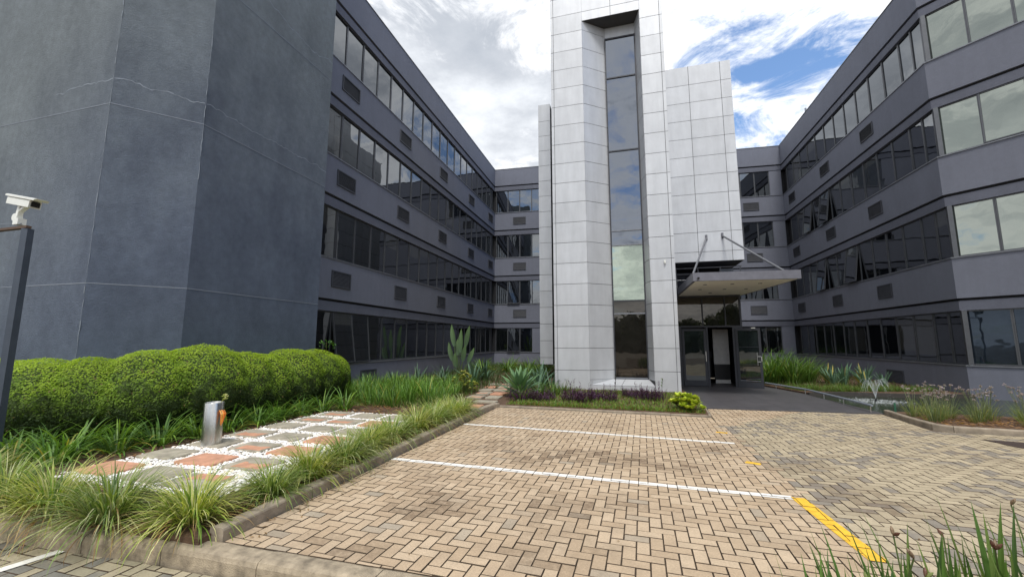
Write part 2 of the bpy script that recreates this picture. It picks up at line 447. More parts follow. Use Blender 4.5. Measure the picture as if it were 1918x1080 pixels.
bay, pn = herring('courtyard_paving', 'brick_tan', [[(-3.19, 2.82), (1.7, 2.82), (1.7, 9.83), (-3.1, 9.98)], [(1.7, 1.2), (14, 1.2), (14, 8.35), (6.4, 9.30), (5.3, 9.45), (1.7, 9.45)],
                [(1.7, 9.45), (5.3, 9.45), (5.45, 11.3), (1.81, 11.09), (1.74, 9.9)]],
                A0, (-3.2, 2.8), strips=[(L1, 'white_paint'), (L2, 'white_paint'), (Y1, 'yellow_paint'), (Y2, 'yellow_paint'), (Y3, 'yellow_paint')], matf=zone_mat)
tag(bay, kind='structure')
for pm, nm in zip(pn, ('parking_line', 'parking_line', 'yellow_line', 'yellow_dash', 'yellow_dash')):
    tag(pm.build(nm), kind='structure')
rd, _ = herring('lower_paving', 'brick_road', [[(-9, .8), (-.2, .8), (-.2, 2.61), (-9, 2.61)]], R(0), (-9, .8), z=-.135)
tag(rd, kind='structure')
m = MB(); m.poly([(-12, -3, -.15), (0, -3, -.15), (0, 2.7, -.15), (-12, 2.7, -.15)], 'mortar'); tag(m.build('lower_paving_bed'), kind='structure')
m = MB(); m.poly([(x, y, -.129) for x, y in strip((-4.60, 2.62), (-4.9, 1.2), .09)], 'white_paint'); tag(m.build('parking_line'), kind='structure')
m = MB(); m.poly([(0, -12, -.02), (14, -12, -.02), (14, 2.7, -.02), (0, 2.7, -.02)], 'mortar'); tag(m.build('driveway_bed'), kind='structure')

# kerbs
def kerb(name, path, w, z0, z1, mat, seg=1.0, rad=.02, left=True):
    """kerb stones along a path; width goes to the left of travel"""
    m = MB(); pts = [Vector(p) for p in path]
    # resample
    L = [0]
    for a, b in zip(pts, pts[1:]): L.append(L[-1]+(b-a).length)
    def at(s_):
        for i in range(len(pts)-1):
            if s_ <= L[i+1]+1e-6: return pts[i].lerp(pts[i+1], (s_-L[i])/max(L[i+1]-L[i], 1e-6))
        return pts[-1]
    def nrm(s_):
        d = (at(min(s_+.05, L[-1]))-at(max(s_-.05, 0))).normalized(); return Vector((-d.y, d.x))
    s0 = 0; rnd = random.Random(len(path)*7)
    while s0 < L[-1]-.05:
        s1 = min(s0+seg, L[-1]); k = max(2, int((s1-s0)/.16)+1); rings = []
        dzz = rnd.uniform(-.004, .004)
        for q in range(k+1):
            ss = s0+.004+(s1-s0-.008)*q/k; p = at(ss); n = nrm(ss)
            prof = [(0, z0), (0, z1-rad), (rad*.3, z1-rad*.3), (rad, z1), (w-rad, z1), (w-rad*.3, z1-rad*.3), (w, z1-rad), (w, z0)]
            jj = noise.noise(Vector((p.x*5, p.y*5, 1)))*.005
            rings.append([m.vert((p.x+n.x*a+n.x*jj, p.y+n.y*a+n.y*jj, b+dzz*(b > z0)+(jj*.6 if b > z0 else 0))) for a, b in prof])
        for r0, r1 in zip(rings, rings[1:]):
            for a in range(7): m.face([r0[a], r0[a+1], r1[a+1], r1[a]], mat)
        m.face(rings[0][::-1], mat); m.face(rings[-1], mat)
        s0 = s1
    return tag(m.build(name, smooth=False), kind='structure')
kerb('bed_kerb', [(-3.19, 2.80), (-3.19, 9.2), (-3.16, 9.55), (-3.10, 9.85), (-3.06, 10.0)], .14, -.05, .105, 'kerb_concrete')
kerb('front_bed_kerb', [(-17, 2.55), (-6, 2.55), (-4.6, 2.56), (-3.6, 2.63)], .19, -.2, .01, 'kerb_old', .9, .05)
kerb('front_kerb', [(-3.6, 2.63), (-2.5, 2.62), (4, 2.60)], .2, -.2, .012, 'kerb_old', .95, .045)
kerb('planting_kerb', [(-3.1, 9.99), (-2.9, 10.0), (1.66, 9.86), (1.74, 9.95), (1.80, 11.1)], .09, -.05, .045, 'kerb_concrete')
kerb('pond_bed_kerb', [(13.5, 8.45), (9, 9.02), (6.4, 9.36), (5.62, 9.46), (5.42, 9.62), (5.42, 10.3), (5.52, 11.36)][::-1], .11, -.08, .10, 'kerb_concrete')
# terrace
m = MB(); m.prism([(1.80, 11.12), (5.52, 11.36), (5.38, 13.3), (5.30, 14.9), (4.75, 17.2), (4.6, 20), (1.62, 20), (1.62, 14.2)], -.2, .012, 'terrace_tile')
tag(m.build('entrance_terrace'), kind='structure')
m = MB(); m.poly([(5.2, 11.2, -.05), (16, 10.2, -.05), (16, 16.5, -.05), (5.0, 16.5, -.05)], 'pond_water'); tag(m.build('pond_water'), kind='structure')
m = MB(); m.prism([(4.78, 17.2), (5.36, 14.95), (6.4, 15.35), (8.2, 15.3), (9.95, 15.75), (9.95, 28.6), (4.6, 28.4)], -.2, .05, 'soil'); tag(m.build('pond_island_soil'), kind='structure')
m = MB()
for a, b in zip([(5.36, 14.9), (6.4, 15.3), (8.2, 15.25)], [(6.4, 15.3), (8.2, 15.25), (9.9, 15.7)]):
    s_ = strip(a, b, .08); m.prism(s_, -.18, .065, 'pond_rim')
tag(m.build('pond_edge'), kind='structure')
BED_R = [(5.53, 9.62), (6.4, 9.47), (14, 8.5), (14, 10.3), (7.2, 11.3), (5.62, 11.4)]
m = MB(); m.prism(BED_R, -.15, .06, 'soil'); tag(m.build('pond_bed_soil'), kind='structure')
m = MB(); m.poly([(x, y, .006) for x, y in [(5.62, 8.86), (5.72, 8.3), (6.9, 8.1), (6.75, 8.65)]], 'drain_cover')
tag(m.build('dark_drain_strip'), 'dark brown strip of drain set flush in the brick driveway by the pond bed kerb', 'drain')
def m_litter():
    m = MB(); rnd = random.Random(4)
    for zone, n in ((((-7.4, -6.3, 3.4, 8.3)), 260), ((-6.4, -4.0, 8.0, 9.6), 420), ((5.6, 9.5, 9.5, 10.8), 700), ((-3.6, -3.36, 3, 9), 200)):
        for _ in range(n):
            x, y = rnd.uniform(zone[0], zone[1]), rnd.uniform(zone[2], zone[3])
            if zone[0] > 5 and y > 11.2-.06*(x-5): continue
            if zone[0] > 5 and y < 9.62-(x-5.5)*.13: continue
            z = .075 if zone[3] != 10.8 else .085; a = rnd.uniform(0, 6.3); l = rnd.uniform(.02, .07); w = rnd.uniform(.006, .02)
            k = rnd.random(); m.col = (.35*k+.12, .2*k+.06, .08*k+.03)
            dx, dy = cos(a)*l, sin(a)*l
            m.poly([(x-dx, y-dy, z), (x+dy*w/l, y-dx*w/l, z+rnd.uniform(0, .02)), (x+dx, y+dy, z+rnd.uniform(0, .02)), (x-dy*w/l, y+dx*w/l, z)], 'leaf')
    for _ in range(260):
        x = -3.17+abs(rnd.gauss(0, .12)) if _ < 190 else rnd.uniform(-3, 4); y = rnd.uniform(2.9, 9.6); z = .006; a = rnd.uniform(0, 6.3); l = rnd.uniform(.008, .035) if _ < 190 else rnd.uniform(.008, .02); w = rnd.uniform(.003, .009)
        k = rnd.random(); m.col = (.3*k+.1, .19*k+.06, .09*k+.03); dx, dy = cos(a)*l, sin(a)*l
        m.poly([(x-dx, y-dy, z), (x+dy*w/l, y-dx*w/l, z+.003), (x+dx, y+dy, z+rnd.uniform(0, .012)), (x-dy*w/l, y+dx*w/l, z+.003)], 'leaf')
    return tag(m.build('leaf_litter'), 'dry brown leaf litter on the garden soil', 'leaf litter', kind='stuff')
m_litter()

# ------------------------------------------------------------ buildings
def offs(path, d):     # offset open path to its right (outward) by d
    P = [Vector(p) for p in path]; out = []
    for i in range(len(P)):
        ns = []
        if i > 0: e = (P[i]-P[i-1]).normalized(); ns.append(Vector((e.y, -e.x)))
        if i < len(P)-1: e = (P[i+1]-P[i]).normalized(); ns.append(Vector((e.y, -e.x)))
        n = sum(ns, Vector((0, 0))).normalized(); k = 1/max(n.dot(ns[0]), .3)
        out.append(P[i]+n*d*k)
    return out
def band(m, path, z0, z1, off, mat, depth=.3, topmat=None):
    a = offs(path, off); b = offs(path, -depth)
    va = [[m.vert((p.x, p.y, z)) for p in a] for z in (z0, z1)]
    vb = [[m.vert((p.x, p.y, z)) for p in b] for z in (z0, z1)]
    for i in range(len(path)-1):
        m.face([va[0][i], va[0][i+1], va[1][i+1], va[1][i]], mat)
        m.face([va[1][i], va[1][i+1], vb[1][i+1], vb[1][i]], topmat or mat)
        m.face([vb[0][i], vb[0][i+1], va[0][i+1], va[0][i]], mat)
    m.face([vb[0][0], va[0][0], va[1][0], vb[1][0]], mat); m.face([va[0][-1], vb[0][-1], vb[1][-1], va[1][-1]], mat)

WH, GR = 1.66, 3.3
WPROTO = {}
def window_proto(w, h, glass):
    key = (round(w, 3), round(h, 3), glass)
    if key in WPROTO: return WPROTO[key]
    m = MB(); t, d = .032, .055
    for x in (-w/2+t/2, w/2-t/2): m.box((x, 0, -h/2), (t, d, h), 'frame_alu')
    for z in (-t/2-.001, -h+t/2+.001): m.box((0, 0, z), (w-2*t, d-.006, t), 'frame_alu')
    f = m.build('window'); p = MB(); p.box((0, .006, -h/2), (w-2*t-.002, .012, h-2*t-.004), glass); pane = p.build('pane', f)
    CH[f.name] = [pane]; WPROTO[key] = f; f['proto'] = 1
    return f
used_proto = set()
def put_window(root, p, d, w, h, glass, z, back, tilt=0):
    """p: centre on the facade line, d: travel direction (outward is to the right)"""
    pr = window_proto(w, h, glass); nrm = Vector((d.y, -d.x))
    if pr.name not in used_proto: used_proto.add(pr.name); o = pr; o.parent = root
    else: o = copy_obj(pr, root)
    q = Vector(p)+nrm*(-back+(.02 if tilt else 0)); rz = atan2(d.y, d.x)
    if not tilt: q = q; tw = random.gauss(0, .0035); tl = random.gauss(0, .003)
    else: tw, tl = 0, -R(tilt)
    o.location = (q.x, q.y, z); o.rotation_euler = (tl, 0, rz+tw)
    if 'proto' in o: del o['proto']
    return o
VP = []
def vent(root, p, d, z, w=.92, h=.52, dark=False):
    key = (w, h, dark)
    pr = next((v for k, v in VP if k == key), None)
    if pr is None:
        m = MB(); t = .035
        m.box((0, .0, 0), (w-2*t, .01, h-2*t), 'recess_dark')
        for x in (-w/2+t/2, w/2-t/2): m.box((x, -.012, 0), (t, .04, h), 'vent_paint')
        for zz in (-h/2+t/2, h/2-t/2): m.box((0, -.012, zz), (w-2*t, .038, t), 'vent_paint')
        if not dark:
            n = 11
            for k in range(n):
                zz = -h/2+t+(h-2*t)*(k+.5)/n
                m.box((0, -.014, zz), (w-2*t-.004, .004, .034), 'vent_paint', M=Matrix.Rotation(R(-35), 3, 'X'))
        pr = m.build('vent_grille', root); VP.append((key, pr)); o = pr
    else: o = pr.copy(); COL.objects.link(o); o.parent = root
    nrm = Vector((d.y, -d.x)); q = Vector(p)+nrm*.006
    o.location = (q.x, q.y, z); o.rotation_euler = (0, 0, atan2(d.y, d.x))

def facade(root, path, core_back, top=14.05):
    for k in range(4):
        z = .9+GR*k
        m = MB(); band(m, path, z-.025, z+.012, .028, 'sill_alu', .15); m.build('window_sill', root)
        m = MB(); band(m, path, z+WH-.005, z+WH+.29, -.035, 'wing_trim'); m.build('lintel_band', root)
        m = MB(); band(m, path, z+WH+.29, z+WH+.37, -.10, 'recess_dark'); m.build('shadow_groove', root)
        m = MB(); m_top = z+GR-.025 if k < 3 else top
        band(m, path, z+WH+.37, m_top, 0, 'wing_plaster'); m.build('spandrel_band' if k < 3 else 'parapet', root)
    m = MB(); band(m, path, -.12, .875, -.0, 'wing_plaster'); m.build('plinth_band', root)
    m = MB(); band(m, path, top, top+.035, .02, 'frame_alu', .35); m.build('coping', root)
    m = MB(); poly = [tuple(p) for p in offs(path, -.24)] + core_back
    # poly runs with outside on the right -> counter-clockwise
    m.prism(poly, -.1, 13.8, 'recess_dark', 'asphalt'); m.build('core', root)

# left wing
LW = empty('office_wing', (-9.5, 18, 0), 'long grey-plastered four-storey office wing with ribbon windows beside the blue-grey stair tower', 'office wing')
def abs_parent(root):   # children are given in world coordinates
    root.location = (0, 0, 0)
abs_parent(LW)
pL = [(-8.8, 9.2), (-8.8, 27.9)]
facade(LW, pL, [(-20, 27.9), (-20, 9.2)])
d = Vector((0, 1)); e0 = 9.5; pitch = .93
edges = [9.14+pitch*k for k in range(20)]
for k in range(4):
    z = .9+GR*k+WH
    for i in range(19):
        y0, y1 = edges[i], edges[i+1]
        y0 += .08
        tilt = 0
        if k == 0 and i in (2, 3): tilt = 9 if i == 2 else 6
        put_window(LW, (-8.8, (y0-.08+y1)/2), d, pitch-.004, WH-.03, 'glass_wing', z-.008, .13, tilt)
    if k < 3:
        for y in (11.2, 14.85, 18.7, 22.7, 26.4): vent(LW, (-8.8, y), d, z+.37+.64, dark=(k == 2))
m = MB()
for k in range(4):
    for y, w in ((26.98, .45),): m.box((-8.97, y, .9+GR*k+WH/2), (.12, w, WH-.02), 'frame_alu')
m.build('corner_mullion', LW)
vent(LW, (-8.8, 12.9), d, .38)

# rear link
RB = empty('rear_office_block', (0, 27.9, 0), 'grey four-storey rear office block joining the two wings across the courtyard end', 'office block'); abs_parent(RB)
pB = [(-9.2, 27.37), (10.4, 28.65)]
facade(RB, pB, [(10.4, 40), (-9.2, 40)])
dB = (Vector(pB[1])-Vector(pB[0])).normalized()
def onB(x): return Vector((x, 27.37+(x+9.2)*dB.y/dB.x))
for k in range(4):
    z = .9+GR*k+WH
    xs = [-8.72+.86*i for i in range(5 if k else 4)]
    for x in xs[:-1]: put_window(RB, onB(x+.43), dB, .856, WH-.03, 'glass_wing', z-.008, .13, 7 if (k == 1 and x > -8 and x < -7.5) or (k == 0 and -8 < x < -7.5) else 0)
    xr = [4.9+.86*i for i in range(6)]
    for x in xr[:-1]: put_window(RB, onB(x+.43), dB, .856, WH-.03, 'glass_wing', z-.008, .13)
    m = MB()
    a, b_ = onB(xs[-1]), onB(4.9)
    for q0, q1 in ((a, b_), (onB(xr[-1]), onB(9.9))):
        band(m, [tuple(q0), tuple(q1)], z-WH+.013, z-.006, -.06, 'wing_plaster')
    m.build('wall_panel', RB)
    if k < 3:
        for x in (-7.0, 8.0): vent(RB, onB(x), dB, z+.37+.62)

# right wing
RW = empty('office_wing', (9.9, 20, 0), 'grey four-storey office wing with canted corner and ribbon windows above the pond', 'office wing'); abs_parent(RW)
CX, CY = 9.9, 15.8
pR = [(9.9, 29.3), (CX, CY), (14.4, CY-4.5), (14.4, 2.0)]
facade(RW, pR, [(30, 2.0), (30, 29.3)])
d = Vector((0, -1))
edR = [15.80, 16.45, 17.12] + [17.12+1.0*k for k in range(1, 12)]
for k in range(4):
    z = .9+GR*k+WH
    for i in range(len(edR)-1):
        y0, y1 = edR[i], edR[i+1]; w = y1-y0-.004
        if i == 0: w -= .10; y0 += .10
        tilt = {(1, 6): 8, (1, 9): 7, (2, 8): 8, (2, 10): 7}.get((k, i), 0)
        put_window(RW, (9.9, (y0+y1)/2), d, w, WH-.03, 'glass_wing', z-.008, .13, tilt)
    dc = Vector((1, -1)).normalized()
    for i in range(6):
        c = Vector((CX, CY))+dc*(.10+.93*(i+.5))
        put_window(RW, c, dc, .926, WH-.03, 'glass_green' if k else 'glass_blue', z-.008, .11, 3.5 if (k == 2 and i == 1) else 0)
    m = MB(); m.box((CX+.10, CY-.02, z-WH/2), (.11, .16, WH-.02), 'frame_alu', rz=R(-22)); m.build('corner_mullion', RW)
    if k < 3:
        for y in (19.35, 23.1, 27.3): vent(RW, (9.9, y), d, z+.37+.64)
vent(RW, (9.9, 19.3), d, .24, w=1.0, h=.6)
m = MB(); m.tube([(10.1, 25, 14.05), (10.1, 25, 14.5)], .05, 'joint_paint'); m.build('roof_pipe', RW)

# stair tower
ST = empty('stair_tower', (-9, 7, 0), 'windowless blue-grey textured plaster stair tower rising behind the clipped hedge', 'stair tower'); abs_parent(ST)
sp_ = [(-17, 4.87), (-9.02, 4.87), (-8.1, 5.9), (-8.1, 9.42)]
m = MB(); m.prism([(-17, 4.87), (-9.02, 4.87), (-8.1, 5.9), (-8.1, 9.42), (-17, 9.42)], -.1, 17.5, 'stair_plaster'); m.build('wall', ST)
for zj in (2.62, 5.97, 9.22, 12.5):
    m = MB(); band(m, sp_, zj-.009, zj+.006, .004, 'joint_paint', .05); m.build('render_joint', ST)
def crack(path, zf, n, w=.010, seed=0, vertical=False):
    m = MB(); P = [Vector(p) for p in path]; rnd = random.Random(seed)
    off = offs(path, .003); L = [0]
    for a, b in zip(off, off[1:]): L.append(L[-1]+(b-a).length)
    prev = None; zz = 0
    for i in range(n+1):
        s_ = L[-1]*i/n; k = next((j for j in range(len(L)-1) if s_ <= L[j+1]+1e-6), len(L)-2)
        p = off[k].lerp(off[k+1], (s_-L[k])/(L[k+1]-L[k])); zz = .8*zz+rnd.uniform(-.035, .035); z = zf(s_/L[-1])+zz
        ww = w*rnd.uniform(.4, 1.1); cur = (m.vert((p.x, p.y, z-ww/2)), m.vert((p.x, p.y, z+ww/2)))
        if prev: m.face([prev[0], cur[0], cur[1], prev[1]], 'crack_fill')
        prev = cur
    return m.build('plaster_crack', ST)
crack([(-10.6, 4.87), (-9.02, 4.87), (-8.1, 5.9), (-8.1, 9.42)], lambda s_: 6.42-.02*s_, 110, .022, 3)
crack([(-8.1, 5.9), (-8.1, 9.42)], lambda s_: 9.75+.1*sin(s_*6), 60, .022, 8)
m = MB(); rnd = random.Random(5)
for (cx, cy, z0, z1) in ((-9.025, 4.863, 1.0, 8.6), (-8.093, 5.895, 4.8, 8.0)):
    m = MB()
    z = z0; px = 0
    while z < z1:
        z2 = z+.12; x2 = rnd.uniform(-.012, .012); w = rnd.choice((0, .002, .003, .006, .009))
        if w: m.poly([(cx+px-w, cy-.002, z), (cx+px+w, cy-.002, z), (cx+x2+w, cy-.002, z2), (cx+x2-w, cy-.002, z2)], 'crack_fill')
        z = z2; px = x2
    m.build('corner_wear', ST)

# clad entrance tower
ET = empty('entrance_tower', (0, 15, 0), 'pale metal-clad entrance tower with a tall recessed window strip and folded piers', 'entrance tower'); abs_parent(ET)
rp = random.Random(9)
def panels(m, p0, p1, cuts, zs, gap=.015, off=.012):
    """panels on the vertical face p0->p1 (outward right), cuts = distances along, zs = heights"""
    p0, p1 = Vector(p0), Vector(p1); d = (p1-p0).normalized(); n = Vector((d.y, -d.x)); L = (p1-p0).length
    cuts = [0]+[c for c in cuts if 0 < c < L]+[L]
    for a, b in zip(cuts, cuts[1:]):
        ga = 0 if a == 0 else gap/2; gb = 0 if b == L else gap/2
        for z0, z1 in zip(zs, zs[1:]):
            v = rp.uniform(.95, 1.04); m.col = (.545*v, .56*v, .585*v)
            t1, t2 = rp.uniform(-.0012, .0012), rp.uniform(-.0012, .0012)
            c = []
            for s_, z in ((a+ga, z0+gap/2), (b-gb, z0+gap/2), (b-gb, z1-gap/2), (a+ga, z1-gap/2)):
                q = p0+d*s_+n*(off+t1*(1 if s_ < (a+b)/2 else -1)+t2*(1 if z > (z0+z1)/2 else -1)); c.append((q.x, q.y, z))
            bk = []
            for s_, z in ((a+ga, z0+gap/2), (b-gb, z0+gap/2), (b-gb, z1-gap/2), (a+ga, z1-gap/2)):
                q = p0+d*s_+n*(-.01); bk.append((q.x, q.y, z))
            i = [m.vert(x) for x in c]; j = [m.vert(x) for x in bk]
            m.face(i, 'clad_panel')
            for k in range(4): k2 = (k+1) % 4; m.face([j[k], j[k2], i[k2], i[k]], 'clad_panel')
TOP = 17.2
rows = [.035]+[.67+.725*k for k in range(0, 23)]
rows = [z for z in rows if z < TOP]+[TOP]
A, B, C, D, E_, F_ = (-2.33, 14.), (-1.18, 14.), (-.39, 14.62), (.70, 14.62), (.86, 14.), (1.61, 14.)
BK = 20.0
ZR = 13.35
m = MB(); m.prism([A, B, C, D, E_, F_, (1.61, BK), (-2.33, BK)], .03, ZR, 'sealant'); m.prism([A, F_, (1.61, BK), (-2.33, BK)], ZR, TOP, 'sealant')
m.prism([(B[0]+.02, 14.01), (E_[0]-.02, 14.01), (D[0], 14.63), (C[0], 14.63)], .03, .20, 'sealant')
m.prism([(-2.2, 14.12), (1.5, 14.12), (1.5, 19), (-2.2, 19)], -.1, .03, 'recess_dark'); m.build('core', ET)
m = MB(); panels(m, A, B, [.09], rows); m.build('left_pier_cladding', ET)
rr = [.37]+[z for z in rows if .5 < z < ZR-.1]+[ZR]
m = MB(); panels(m, B, C, [], rr)
m.poly([(B[0], 14.0, .37), (B[0], 14., .215), (C[0], 14.61, .37)], 'clad_panel'); m.build('left_splay_cladding', ET)
m = MB(); panels(m, D, E_, [], rr); m.build('right_splay_cladding', ET)
m = MB(); panels(m, E_, F_, [.655], rows); m.build('right_pier_cladding', ET)
m = MB(); panels(m, (B[0]+.011, 14.), (E_[0]-.011, 14.), [1.0], [.035, .205]); m.col = (.545, .56, .585)
for x0, x1, u0, u1 in ((B[0], -.18, C[0], -.05), (-.17, E_[0], -.04, D[0])):
    m.poly([(x0, 13.985, .207), (x1, 13.985, .207), (u1, 14.60, .375), (u0, 14.60, .375)], 'clad_panel')
m.build('recess_sill', ET)
rt = [ZR]+[z for z in rows if z > ZR+.1]
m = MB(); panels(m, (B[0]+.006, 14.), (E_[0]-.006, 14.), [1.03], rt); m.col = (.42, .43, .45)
m.poly([(B[0], 13.99, ZR+.002), (E_[0], 13.99, ZR+.002), (E_[0], 14.63, ZR+.002), (B[0], 14.63, ZR+.002)][::-1], 'clad_panel'); m.build('head_cladding', ET)
m = MB(); panels(m, F_, (1.61, BK), [1.5, 3, 4.5], rows); m.build('right_side_cladding', ET)
m = MB(); panels(m, (-2.33, BK), A, [1.5, 3, 4.5], rows); m.build('left_side_cladding', ET)
m = MB(); panels(m, (C[0]+.01, 14.605), (D[0]-.01, 14.605), [], [12.92, ZR-.004]); m.build('window_head_panel', ET)
# tall window
def bar(m, x0, x1, y, z0, z1, dep, mat): m.box(((x0+x1)/2, y, (z0+z1)/2), (x1-x0, dep, z1-z0), mat)
TW = MB(); yw = 14.57
bar(TW, C[0], C[0]+.035, yw, .38, 12.9, .05, 'frame_dark'); bar(TW, D[0]-.035, D[0], yw, .38, 12.9, .05, 'frame_dark')
for z in (.40, 2.56, 3.0, 4.95, 5.47, 8.42, 11.27, 12.86): bar(TW, C[0]+.035, D[0]-.035, yw-.002, z-.022, z+.022, .05, 'sill_alu' if z in (2.56, .40, 4.95, 5.47) else 'frame_dark')
fr = TW.build('tall_window', ET)
for z0, z1, mt, tl in ((.42, 2.54, 'glass_dark', 0), (2.58, 2.98, 'glass_dark', 0), (3.02, 4.93, 'glass_light', 0), (4.97, 5.45, 'glass_tower', 0), (5.49, 8.40, 'glass_tower', 0), (8.44, 11.25, 'glass_tower', 0), (11.29, 12.84, 'glass_tower', 0)):
    m = MB(); m.box(((C[0]+D[0])/2, 14.585, (z0+z1)/2), (D[0]-C[0]-.075, .012, z1-z0), mt); o = m.build('pane', fr)
m = MB(); m.box((1.31, 13.965, 4.2), (.06, .05, .05), 'cctv_white'); m.tube([(1.31, 13.94, 4.17), (1.31, 13.94, 4.12)], .03, 'cctv_white'); m.build('dome_camera', ET)
# slim slab on the left
SL = MB(); x0, x1, y0 = -3.60, -3.05, 17.8
SL.prism([(x0, y0), (x1, y0), (x1, 21.5), (x0, 21.5)], .62, 12.62, 'recess_dark')
sl = SL.build('slim_fin_core', ET)
m = MB(); zs = [.64]+[.64+.29+.725*k for k in range(0, 17)]; zs = [z for z in zs if z < 12.3]+[12.64]
panels(m, (x0, y0), (x1, y0), [], zs); m.build('slim_fin_cladding', ET)
m = MB(); panels(m, (x0, 21.5), (x0, y0), [1.8], zs); m.build('slim_fin_side', ET)
# upper block on the right
BX0, BX1, BY = 1.61, 4.12, 15.9
m = MB(); m.prism([(BX0, BY), (BX1, BY), (BX1, 21), (BX0, 21)], 4.46, 12.12, 'sealant'); m.build('upper_block_core', ET)
zb = [4.47]+[4.83+.725*k for k in range(0, 10)]+[12.12]; zb = [z for z in zb if z < 11.9 or z == 12.12]
m = MB(); panels(m, (BX0+.03, BY), (BX1, BY), [1.02, 2.13], zb); m.build('upper_block_cladding', ET)
m = MB(); panels(m, (BX1, BY), (BX1, 21), [1.2, 2.6], zb); m.build('upper_block_side', ET)
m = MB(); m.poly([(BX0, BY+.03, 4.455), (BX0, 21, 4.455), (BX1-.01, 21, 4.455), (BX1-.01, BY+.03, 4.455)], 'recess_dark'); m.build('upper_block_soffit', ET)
# gap between block and canopy
m = MB(); m.prism([(1.61, 18.2), (4.05, 18.2), (4.05, 20.9), (1.61, 20.9)], 3.3, 4.45, 'wing_trim'); m.build('clerestory', ET)
m = MB()
for z in (3.86, 4.08, 4.30): m.tube([(1.7, 16.2, z), (4.1, 16.2, z)], .014 if z < 4.2 else .02, 'rod_grey', 6)
for x in (1.9, 2.65, 3.4, 4.05): m.tube([(x, 16.2, 3.5), (x, 16.2, 4.32)], .018, 'rod_grey', 6)
m.build('guard_rail', ET)
m = MB(); m.box((3.72, 16.9, 4.05), (.42, .5, .5), 'joint_paint'); m.build('roof_unit', ET)
# canopy
CN = [(1.90, 12.5), (4.66, 12.72), (4.2, 16.95), (1.90, 16.6)]
m = MB(); m.prism(CN, 3.31, 3.55, 'canopy_grey'); cn = m.build('canopy', ET)
m = MB(); sc_ = [(1.97, 12.57), (4.58, 12.79), (4.13, 16.85), (1.97, 16.5)]; m.prism(sc_, 3.302, 3.3085, 'canopy_soffit'); m.build('soffit', cn)
for x, y in ((2.35, 13.3), (3.1, 13.35), (3.85, 13.4), (2.4, 14.5), (3.15, 14.6), (3.8, 14.7), (2.9, 15.6)):
    m = MB(); m.tube([(x, y, 3.302), (x, y, 3.290)], .055, 'rod_grey', 14); m.build('downlight', cn)
for a, b in (((2.94, 15.86, 5.33), (2.0, 13.3, 3.55)), ((3.47, 15.86, 5.37), (4.38, 12.98, 3.55))):
    m = MB(); m.tube([a, b], .032, 'rod_grey', 10); m.box((a[0], 15.87, a[2]+.01), (.07, .05, .2), 'canopy_grey'); m.box((b[0], b[1], 3.57), (.1, .1, .05), 'canopy_grey'); m.build('stay_rod', cn)
m = MB(); m.tube([(2.04, 12.52, 3.40), (2.04, 12.43, 3.38)], .03, 'cctv_glass', 10); m.build('small_camera', cn)
# entrance glazing
EY = 16.5
m = MB()
def fb(x0, x1, z0, z1, mat='frame_dark', y=EY, dep=.07): m.box(((x0+x1)/2, y, (z0+z1)/2), (x1-x0, dep, z1-z0), mat)
fb(1.62, 2.0, .01, 2.18); fb(2.0, 4.05, 2.13, 2.19)
fb(2.84, 2.90, .01, 2.13); fb(3.72, 4.05, .01, 2.13)
fb(1.62, 4.05, 3.24, 3.3); fb(2.74, 2.78, 2.19, 3.24); fb(3.50, 3.54, 2.19, 3.24); fb(3.99, 4.05, 2.19, 3.24); fb(1.62, 1.68, 2.19, 3.24)
en = m.build('entrance_frame', ET)
m = MB()
for x0, x1 in ((1.68, 2.74), (2.78, 3.5), (3.54, 3.99)): m.box(((x0+x1)/2, EY+.01, 2.715), (x1-x0-.004, .012, 1.046), 'glass_dark')
m.build('pane', en)
m = MB()
m.box((4.03, 18.5, 1.66), (.05, 3.9, 3.28), 'dark_wall'); m.box((2.8, 20.4, 1.66), (2.4, .05, 3.28), 'dark_wall'); m.box((1.63, 18.5, 1.66), (.02, 3.9, 3.28), 'dark_wall')
m.box((3.55, 17.7, 1.42), (.55, .08, 1.34), 'white_wall'); m.box((3.55, 17.7, .46), (.55, .09, .58), 'black_wood'); m.box((3.55, 17.66, .10), (.52, .1, .13), 'white_wall')
m.box((3.0, 18.4, .62), (.5, .5, .72), 'black_wood'); m.box((3.22, 18.2, 1.1), (.2, .04, .25), 'frame_dark')
m.build('lobby_interior', ET)
m = MB(); m.box((2.8, 18.5, 3.28), (2.4, 3.9, .03), 'dark_wall'); m.build('lobby_ceiling', ET)
def door(x0, x1, name='door'):
    w = x1-x0; m = MB(); t = .075
    for x in (t/2, w-t/2): m.box((x, 0, 1.05), (t, .045, 2.06), 'frame_dark')
    m.box((w/2, 0, .12), (w-2*t, .043, .20), 'frame_dark'); m.box((w/2, 0, 2.04), (w-2*t, .043, .08), 'frame_dark')
    return m, w, t
m, w, t = door(2.02, 2.83); dl = m.build('door', ET); dl.location = (2.02, EY-.01, 0)
m = MB(); m.box((w/2, .004, 1.11), (w-2*t, .012, 1.78), 'glass_door'); m.build('pane', dl)
m = MB(); m.box((w-.035, -.045, 1.08), (.02, .03, .36), 'satin_steel'); m.build('handle', dl)
m, w, t = door(3.78, 4.56)
for z in (.82, 1.42): m.box((w/2, 0, z), (w-2*t, .02, .014), 'frame_dark')
m.box((w/2, -.012, .262), (w-2*t-.02, .014, .022), 'sill_alu')
d2 = m.build('door', ET); d2.location = (3.80, EY-.06, 0); d2.rotation_euler = (0, 0, R(-24)); d2['label'] = 'open glazed entrance door leaf'
m = MB(); m.box((w/2, .014, 1.15), (w-2*t, .01, 1.68), 'glass_door'); m.build('pane', d2)
m = MB()
m.tube([(w-.13, -.075, .80), (w-.13, -.075, 1.24)], .014, 'satin_steel', 8)
